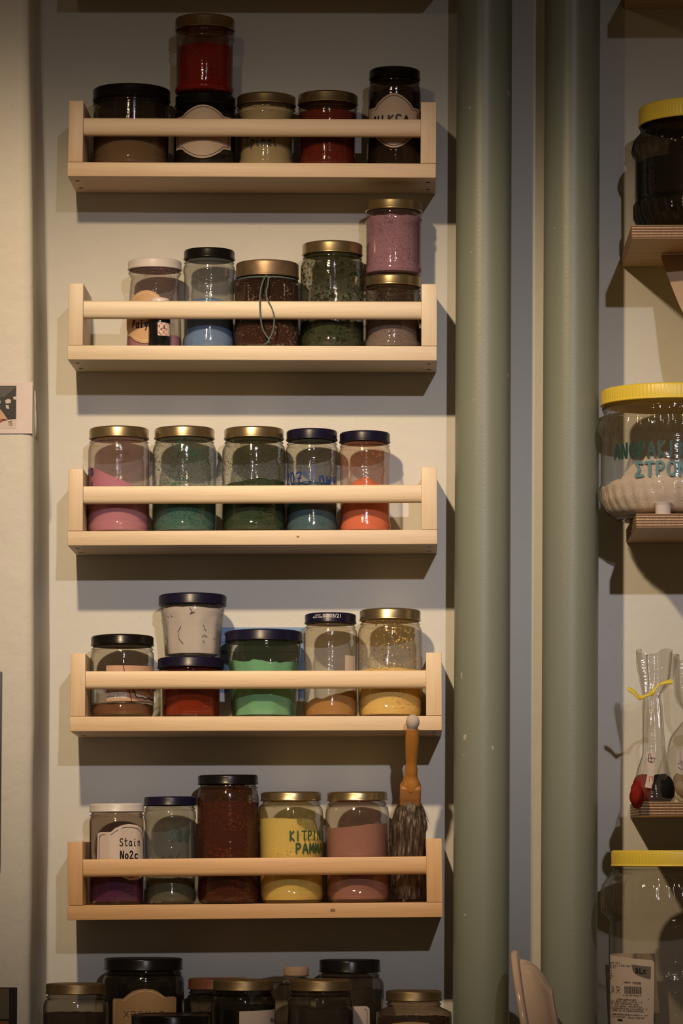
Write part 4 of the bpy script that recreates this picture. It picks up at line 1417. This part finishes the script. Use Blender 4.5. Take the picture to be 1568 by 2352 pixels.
# second bag
YB2 = -0.075
e, b, _ = bag('cellophane bag of white powder with yellow tie', YB2, P3 + .0004,
              [(1512, 1550, 1660, .014, .25), (1560, 1552, 1650, .013, .25), (1610, 1558, 1640, .011, .2), (1643, 1577, 1612, .008, .15), (1665, 1562, 1640, .016, .14), (1695, 1540, 1660, .026, .10),
               (1740, 1531, 1672, .034, .07), (1790, 1531, 1676, .038, .05), (1822, 1540, 1670, .036, .03), (1842, 1560, 1650, .030, .02)], CELLO)
lump(e, 'pigment', 1606, 1800, 64 / sB, 42 / sB, .032, YB2, PW('ivory_pigment', (.60, .52, .42)), 3.3, 'ivory white powder', floor=.0008)
T0 = e.matrix_world.translation
bm = bmesh.new()
c = at(1594, 1643, YB2) - T0
tube(bm, [c + Vector((19 / sB * math.sin(a * PI / 12), -.0095 * math.cos(a * PI / 12), .0006 * math.sin(a * 2))) for a in range(25)], .0034, 8)
finish('tie', bm, m_plain('yellow_ribbon', (.70, .55, .05), .35), e)
bm = bmesh.new()
patch(bm, [(1553, 1724), (1580, 1722), (1582, 1785), (1552, 1775)], lambda u, v: at(u, v, YB2 - .0385) - T0, 8)
tgo = finish('paper_tag', bm, M_PAPER, e, recalc=False)
polys = []
for st_ in [[(1556, 1755), (1562, 1752), (1566, 1760)], [(1557, 1762), (1564, 1768), (1570, 1764)], [(1560, 1748), (1572, 1752)]]:
    ribbon(polys, st_, 1.0)
bm = bmesh.new(); flat_polys(bm, polys, lambda u, v: at(u, v, YB2 - .0389) - T0); finish('handwriting', bm, M_INK, tgo, smooth=False, recalc=False)

# paper hanging below the upper plywood shelf
pz = P1 - PT - .0005
q0 = at(1517, 590, -0.085)
e = thing('paper_sheet', 'curled handwritten paper hanging under the plywood shelf', 'paper', Matrix.Translation((q0.x, -0.085, pz)))
T0 = e.matrix_world.translation
edge = spline([Vector(p) for p in [(1517, 591, -.085), (1535, 640, -.105), (1549, 676, -.128), (1562, 706, -.150), (1580, 742, -.172), (1600, 775, -.182)]], 5)
bm = bmesh.new()
rows = []
for q in edge:
    a = at(q.x, q.y, q.z) - T0
    row = []
    for i in range(9):
        t = i / 8
        row.append(bm.verts.new(a + Vector((t * (.075), -.012 * math.sin(t * PI * .5), .002 * t))))
    row[0].co.z = min(row[0].co.z, 0)
    rows.append(row)
for v in rows[0]:
    v.co.z = 0
for a, c in zip(rows, rows[1:]):
    for k in range(8):
        bm.faces.new((a[k], a[k + 1], c[k + 1], c[k]))
o = finish('sheet', bm, m_plain('tan_paper', (.52, .38, .26), .8), e, angle=80, recalc=False)
bm = bmesh.new()
polys = hand_text('e,leg', 1546, 641, 1590, 632, 2.0) + hand_text('leg', 1562, 664, 1592, 656, 1.8)
polys += hand_text('kg', 1566, 684, 1590, 676, 1.6)


def ex(v):
    return min(edge, key=lambda q: abs(q.y - v)).x


def onsheet(u, v):
    yy = -.085
    for q in edge:
        if q.y <= v:
            yy = q.z
    t = min(1, max(0, (u - ex(v)) / (scale_at(yy) * .075)))
    return at(u, v, yy - .012 * math.sin(t * PI * .5) - .0005) - T0


flat_polys(bm, polys, onsheet)
finish('handwriting', bm, M_INK, o, smooth=False, recalc=False)

# ------------------------------------------------------------------ white dish standing between the pipes
YD = -0.165
rd = 0.081
nz = Vector((-0.985, 0.055, -0.165)).normalized()          # the opening looks towards the jar shelves
uz = (Vector((0, 0, 1)) - nz * nz.z).normalized()
ty = nz.cross(uz)
RB = Matrix((uz, ty, nz)).transposed()
top = at(1181, 2182, YD)
MD = Matrix.Translation(top - uz * rd) @ RB.to_4x4()
e = thing('ceramic_bowl', 'white ceramic bowl standing on its rim between the green pipes', 'bowl', MD)
bm = bmesh.new()
lathe(bm, [(0, -.0300), (rd * .40, -.0300), (rd * .43, -.0320), (rd * .46, -.0300), (rd * .62, -.0262), (rd * .74, -.0205), (rd * .82, -.0140), (rd * .865, -.0070), (rd * .88, -.0034), (rd * .915, -.0030), (rd * .965, -.0034), (rd * .992, -.0018),
           (rd, .0008), (rd * .992, .0032), (rd * .965, .0046), (rd * .93, .0040), (rd * .88, .0010), (rd * .83, -.006), (rd * .76, -.013), (rd * .62, -.0205), (rd * .40, -.0255), (0, -.0262)], 128)
finish('bowl_shell', bm, m_plain('cream_glaze', (.62, .47, .36), .18, 0, .04, 20), e, angle=60)
ZBOWL = (top - uz * rd * 2).z
print('bowl gap', ZBOWL - ZW)

# ------------------------------------------------------------------ lowest row of jars
GB = 'jars on the worktop'


def bj(label, Y, lx0, lx1, top, lid_px, bx0, bx1, style='round', lid='gold2', glass=None, **kw):
    return Jar(label, ZW + .0003, Y, (lx0 + lx1) / 2, lx1 - lx0, top, lid_px, bx1 - bx0, style, lid, glass, GB, **kw)


DK = m_glass('grimy_glass', film=(0.14, 0.115, 0.09), film_amt=.28, edge=(.10, .08, .06), tint=(.7, .66, .6))
DK2 = m_glass('dark_grimy_glass', film=(0.03, 0.026, 0.02), film_amt=.4, edge=(.05, .04, .03), tint=(.5, .45, .4), speck=(.06, .055, .03), speck_amt=.2)
soot = PW('soot_powder', (0.022, 0.017, 0.015))
j = bj('dusty gold-lidded jar on the worktop closest to the cream wall corner', -0.145, 105, 243, 2261, 24, 100, 250, glass=DK)
j.powder(PW('grey_brown_powder', (.09, .07, .055)), 2330)
j = bj('wide black-lidded jar with brown label reading XPOMIO', -0.062, 239, 419, 2203, 27, 236, 424, lid='black', glass=DK2)
j.powder(PW('green_black_powder', (.02, .022, .014)), 2290)
o = j.label('paper_label', [(265, 2420), (265, 2298), (268, 2294), (290, 2294), (300, 2285), (312, 2277), (325, 2273), (341, 2271), (357, 2273), (370, 2279), (380, 2287), (384, 2290), (404, 2290), (408, 2294), (407, 2420)], m_plain('brown_label', (.36, .22, .10), .8))
j.write('XPOMIO', 291, 2336, 384, 2323, 1.6, m_plain('pencil', (.07, .05, .035), .8), parent=o)
j.lines([[(269, 2400), (269, 2300), (292, 2299), (305, 2288), (322, 2279), (341, 2276), (358, 2279), (372, 2286), (381, 2294)]], .9, M_LINE, parent=o, name='border_line')
j = bj('rusty-lidded jar half hidden behind a gold-lidded jar', -0.075, 432, 570, 2249, 25, 428, 574, lid='rust', glass=DK2)
j.powder(soot, 2330)
j = bj('gold-lidded jar with a white printed label on the worktop', -0.150, 489, 628, 2252, 25, 486, 634, glass=DK2)
j.powder(PW('coal_powder', (.010, .009, .009)), 2312)
o = j.label('paper_label', [(553, 2323), (632, 2320), (632, 2430), (553, 2430)], M_PAPER)
j.prints([('fin', 621, 2350, 635, 10)], M_BURG, parent=o, lift=.0006, bold=.01)
# lidded glass pot with a wooden knob
j = bj('clear glass pot with a cork knob, behind the gold lids', -0.058, 598, 716, 2246, 6, 600, 714, lid=None, glass=DK)
bm = bmesh.new()
lathe(bm, [(0, j.H - .006), (j.rl, j.H - .006), (j.rl + .001, j.H - .004), (j.rl * .8, j.H - .0005), (j.rl * .5, j.H + .001), (0, j.H + .0015)], 48)
gl = finish('glass_lid', bm, DK, j.e)
bm = bmesh.new()
kr, kx = 29 / j.sc, (680 - 657) / j.sc
lathe(bm, [(0, j.H + .0005), (kr * .9, j.H + .0005), (kr, j.H + .002), (kr, j.H + 20 / j.sc), (kr * .92, j.H + 23 / j.sc), (kr * .7, j.H + 21 / j.sc), (0, j.H + 21 / j.sc)], 32)
bmesh.ops.translate(bm, verts=bm.verts, vec=(kx, 0, 0))
finish('knob', bm, m_plain('cork', (.30, .20, .14), .8), gl)
j = bj('gold-lidded dusty jar in front of the tall black-lidded jar on the worktop', -0.150, 664, 808, 2252, 26, 661, 814, glass=DK)
j.powder(PW('dark_grey_powder', (.05, .042, .036)), 2322, rough=.002)
j = bj('black-lidded tall jar with a pale label behind the gold lids', -0.062, 733, 873, 2206, 29, 727, 884, lid='black', glass=DK)
j.powder(PW('dark_taupe_powder', (.045, .038, .032)), 2276)
o = j.label('paper_label', [(760, 2312), (840, 2311), (845, 2313), (849, 2318), (850, 2430), (760, 2430)], M_PAPER)
j.lines([[(760, 2319), (838, 2318), (843, 2322), (844, 2420)]], 1.0, M_INK, parent=o, name='border_line')
j = bj('small gold-lidded jar on the worktop next to the green pipe', -0.120, 886, 1014, 2277, 24, 864, 1038, style='slope', glass=m_glass('grimy_brown_glass', film=(0.16, 0.10, 0.07), film_amt=.35, edge=(.12, .09, .06), tint=(.7, .6, .5), speck=(.5, .42, .3), speck_amt=.05))
j.powder(PW('umber_powder', (0.035, 0.020, 0.015)), 2340)
o = j.label('paper_label', [(900, 2352), (925, 2348), (950, 2347), (985, 2350), (985, 2430), (900, 2430)], m_plain('tan_label', (.40, .28, .15), .8))
j = bj('low black-lidded jar at the front of the worktop', -0.235, 301, 484, 2333, 27, 300, 486, lid='black', glass=DK2)
j.powder(soot, 2420)

# ------------------------------------------------------------------ things on the left wall
YL = -0.1662
pa, pb = at(-70, 996, YL), at(75, 878, YL)
e = thing('photo_print', 'white-bordered dark photo print stuck on the cream wall', 'photograph', Matrix.Translation((pa.x, YL, pa.z)))
w_, h_ = pb.x - pa.x, pb.z - pa.z
bm = bmesh.new(); add_box(bm, (0, -.0005, 0), (w_, 0, h_)); finish('photo_paper', bm, m_plain('glossy_white', (.66, .56, .53), .3), e, smooth=False)
P2w = lambda px, py: (at(px, py, YL - .0006) - e.matrix_world.translation)
bm = bmesh.new(); patch(bm, [(-50, 984), (37, 984), (37.5, 886), (-50, 886)], P2w, 50); im = finish('picture', bm, m_plain('photo_black', (.012, .009, .007), .35), e, smooth=False, recalc=False)
P3w = lambda px, py: (at(px, py, YL - .0008) - e.matrix_world.translation)
for nm, mt, polys in [('pale_spot', m_plain('photo_white', (.55, .45, .40), .4), [[(12, 920), (18, 916), (25, 918), (25, 925), (17, 927), (13, 926)], [(13, 930), (20, 931), (21, 939), (14, 938)], [(30, 912), (37, 910), (37, 918), (31, 917)], [(-20, 918), (1, 920), (1, 927), (-20, 926)], [(-40, 984), (-40, 973), (6, 968), (20, 964), (37, 963), (37, 984)]]),
                      ('skin_spot', m_plain('photo_tan', (.50, .30, .17), .4), [[(-8, 940), (2, 941), (12, 955), (18, 964), (4, 962), (-8, 966)]]),
                      ('red_spot', m_plain('photo_red', (.40, .04, .02), .4), [[(-4, 963), (4, 962), (7, 966), (4, 970), (-4, 971)]]),
                      ('yellow_spot', m_plain('photo_yellow', (.60, .45, .18), .4), [[(18, 968), (27, 966), (29, 978), (19, 979)]]),
                      ('grey_beam', m_plain('photo_grey', (.05, .04, .03), .4), [[(-50, 886), (37, 888), (10, 912), (-50, 916)]])]:
    bm = bmesh.new()
    for pg in polys:
        patch(bm, pg, P3w, 50)
    finish(nm, bm, mt, im, smooth=False, recalc=False)
# curled slip on the return of the wall
bm = bmesh.new()
sl = [[(79.5, 897, -.150), (81, 898, -.146)], [(79, 935, -.150), (84, 937, -.142)], [(78.5, 970, -.150), (87.5, 980, -.134)], [(78, 1000, -.150), (89, 1014, -.128)]]
rows = [[bm.verts.new(at(*p)) for p in r] for r in sl]
for a, c in zip(rows, rows[1:]):
    bm.faces.new((a[0], a[1], c[1], c[0]))
o = finish('paper_slip', bm, M_WALL2, recalc=False)
o.modifiers.new('solid', 'SOLIDIFY').thickness = .0004
tag(o, 'narrow pale paper slip curling from the cream wall corner', 'paper')
# dark frame at the picture's edge
fa, fb = at(-60, 1990, YL), at(5.5, 1543, YL)
e = thing('picture_frame', 'black picture frame hanging on the cream wall', 'frame', Matrix.Translation((fa.x, YL, fa.z)))
w_, h_ = fb.x - fa.x, fb.z - fa.z
bm = bmesh.new()
for lo_, hi_ in (((0, -.008, 0), (.006, 0, h_)), ((w_ - .006, -.008, 0), (w_, 0, h_)), ((.006, -.008, 0), (w_ - .006, 0, .006)), ((.006, -.008, h_ - .006), (w_ - .006, 0, h_))):
    add_box(bm, lo_, hi_, .001)
finish('frame_border', bm, m_plain('black_frame', (.01, .008, .008), .4), e)
bm = bmesh.new(); add_box(bm, (.006, -.003, .006), (w_ - .006, -.001, h_ - .006)); finish('print', bm, m_plain('grey_print_sheet', (.3, .26, .22), .6), e, smooth=False)
# lower photo
pa, pb = at(-70, 2440, YL), at(39.5, 2268, YL)
e = thing('photo_print', 'brown and black photo print low on the cream wall', 'photograph', Matrix.Translation((pa.x, YL, pa.z)))
w_, h_ = pb.x - pa.x, pb.z - pa.z
bm = bmesh.new(); add_box(bm, (0, -.0005, 0), (w_, 0, h_)); finish('photo_paper', bm, m_plain('photo_black', (.012, .009, .007), .35), e, smooth=False)
bm = bmesh.new()
T0 = e.matrix_world.translation
patch(bm, [(-70, 2340), (21, 2340), (21, 2270), (-70, 2272)], lambda u, v: at(u, v, YL - .0007) - T0, 60)
finish('picture', bm, m_plain('photo_brown', (.10, .07, .05), .5), e, smooth=False, recalc=False)
bm = bmesh.new()
patch(bm, [(-70, 2400), (20, 2400), (20, 2345), (-70, 2345)], lambda u, v: at(u, v, YL - .0007) - T0, 60)
finish('orange_area', bm, m_plain('photo_rust', (.16, .06, .02), .5), e, smooth=False, recalc=False)

# ------------------------------------------------------------------ light
def spot(name, loc, target, watts, col, rad, fx, fy_, pw=1.0):
    """spotlight whose beam fades smoothly: fx, fy_ are the full angles at half strength, across and up"""
    d = bpy.data.lights.new(name, 'SPOT')
    d.energy = watts
    d.color = col
    d.shadow_soft_size = rad
    d.spot_size = math.radians(120)
    d.spot_blend = 0.3
    d.use_nodes = True
    nt = d.node_tree
    em = [n for n in nt.nodes if n.type == 'EMISSION'][0]
    tc = nt.nodes.new('ShaderNodeTexCoord')
    sp = nt.nodes.new('ShaderNodeSeparateXYZ')
    nt.links.new(tc.outputs['Normal'], sp.inputs[0])

    def mth(op, a, b=None):
        n = nt.nodes.new('ShaderNodeMath')
        n.operation = op
        for i_, v in enumerate((a, b)):
            if v is None:
                continue
            if isinstance(v, (int, float)):
                n.inputs[i_].default_value = v
            else:
                nt.links.new(v, n.inputs[i_])
        return n.outputs[0]
    kx = math.tan(math.radians(fx / 2)) / math.sqrt(math.log(2))
    ky = math.tan(math.radians(fy_ / 2)) / math.log(2) ** (0.5 / pw)
    x = mth('DIVIDE', mth('DIVIDE', sp.outputs[0], sp.outputs[2]), kx)
    y = mth('DIVIDE', mth('DIVIDE', sp.outputs[1], sp.outputs[2]), ky)
    q = mth('ADD', mth('MULTIPLY', x, x), mth('POWER', mth('MULTIPLY', y, y), pw))
    g = mth('POWER', 2.718281828, mth('MULTIPLY', q, -1.0))
    nt.links.new(mth('ADD', mth('MULTIPLY', g, 0.985), 0.015), em.inputs['Strength'])
    o = bpy.data.objects.new(name, d)
    COL.objects.link(o)
    o.location = loc
    o.rotation_euler = (Vector(target) - Vector(loc)).to_track_quat('-Z', 'Y').to_euler()
    return o


spot('ceiling_spotlight', (0.705, -5.0, ZC + 1.81), (-0.05, 0, ZC + 0.29), 340, (1.0, 0.94, 0.97), 0.035, 13, 7.6)
spot('near_spotlight', (-0.41, -1.49, ZC + 1.21), (-0.10, 0, ZC + 0.27), 112, (1.0, 0.735, 0.44), 0.032, 32, 25.5, 2.0)
wd = bpy.data.worlds.new('world')
S.world = wd
wd.use_nodes = True
bg = wd.node_tree.nodes['Background']
bg.inputs[0].default_value = (1.0, 0.63, 0.31, 1)
bg.inputs[1].default_value = 0.072
S.view_settings.view_transform = 'Standard'
S.view_settings.look = 'None'
S.view_settings.exposure = 0.0
S.view_settings.gamma = 1.0
S.view_settings.use_curve_mapping = False
S.cycles.transparent_max_bounces = 28
S.cycles.max_bounces = 8
S.cycles.caustics_reflective = True
S.cycles.caustics_refractive = False
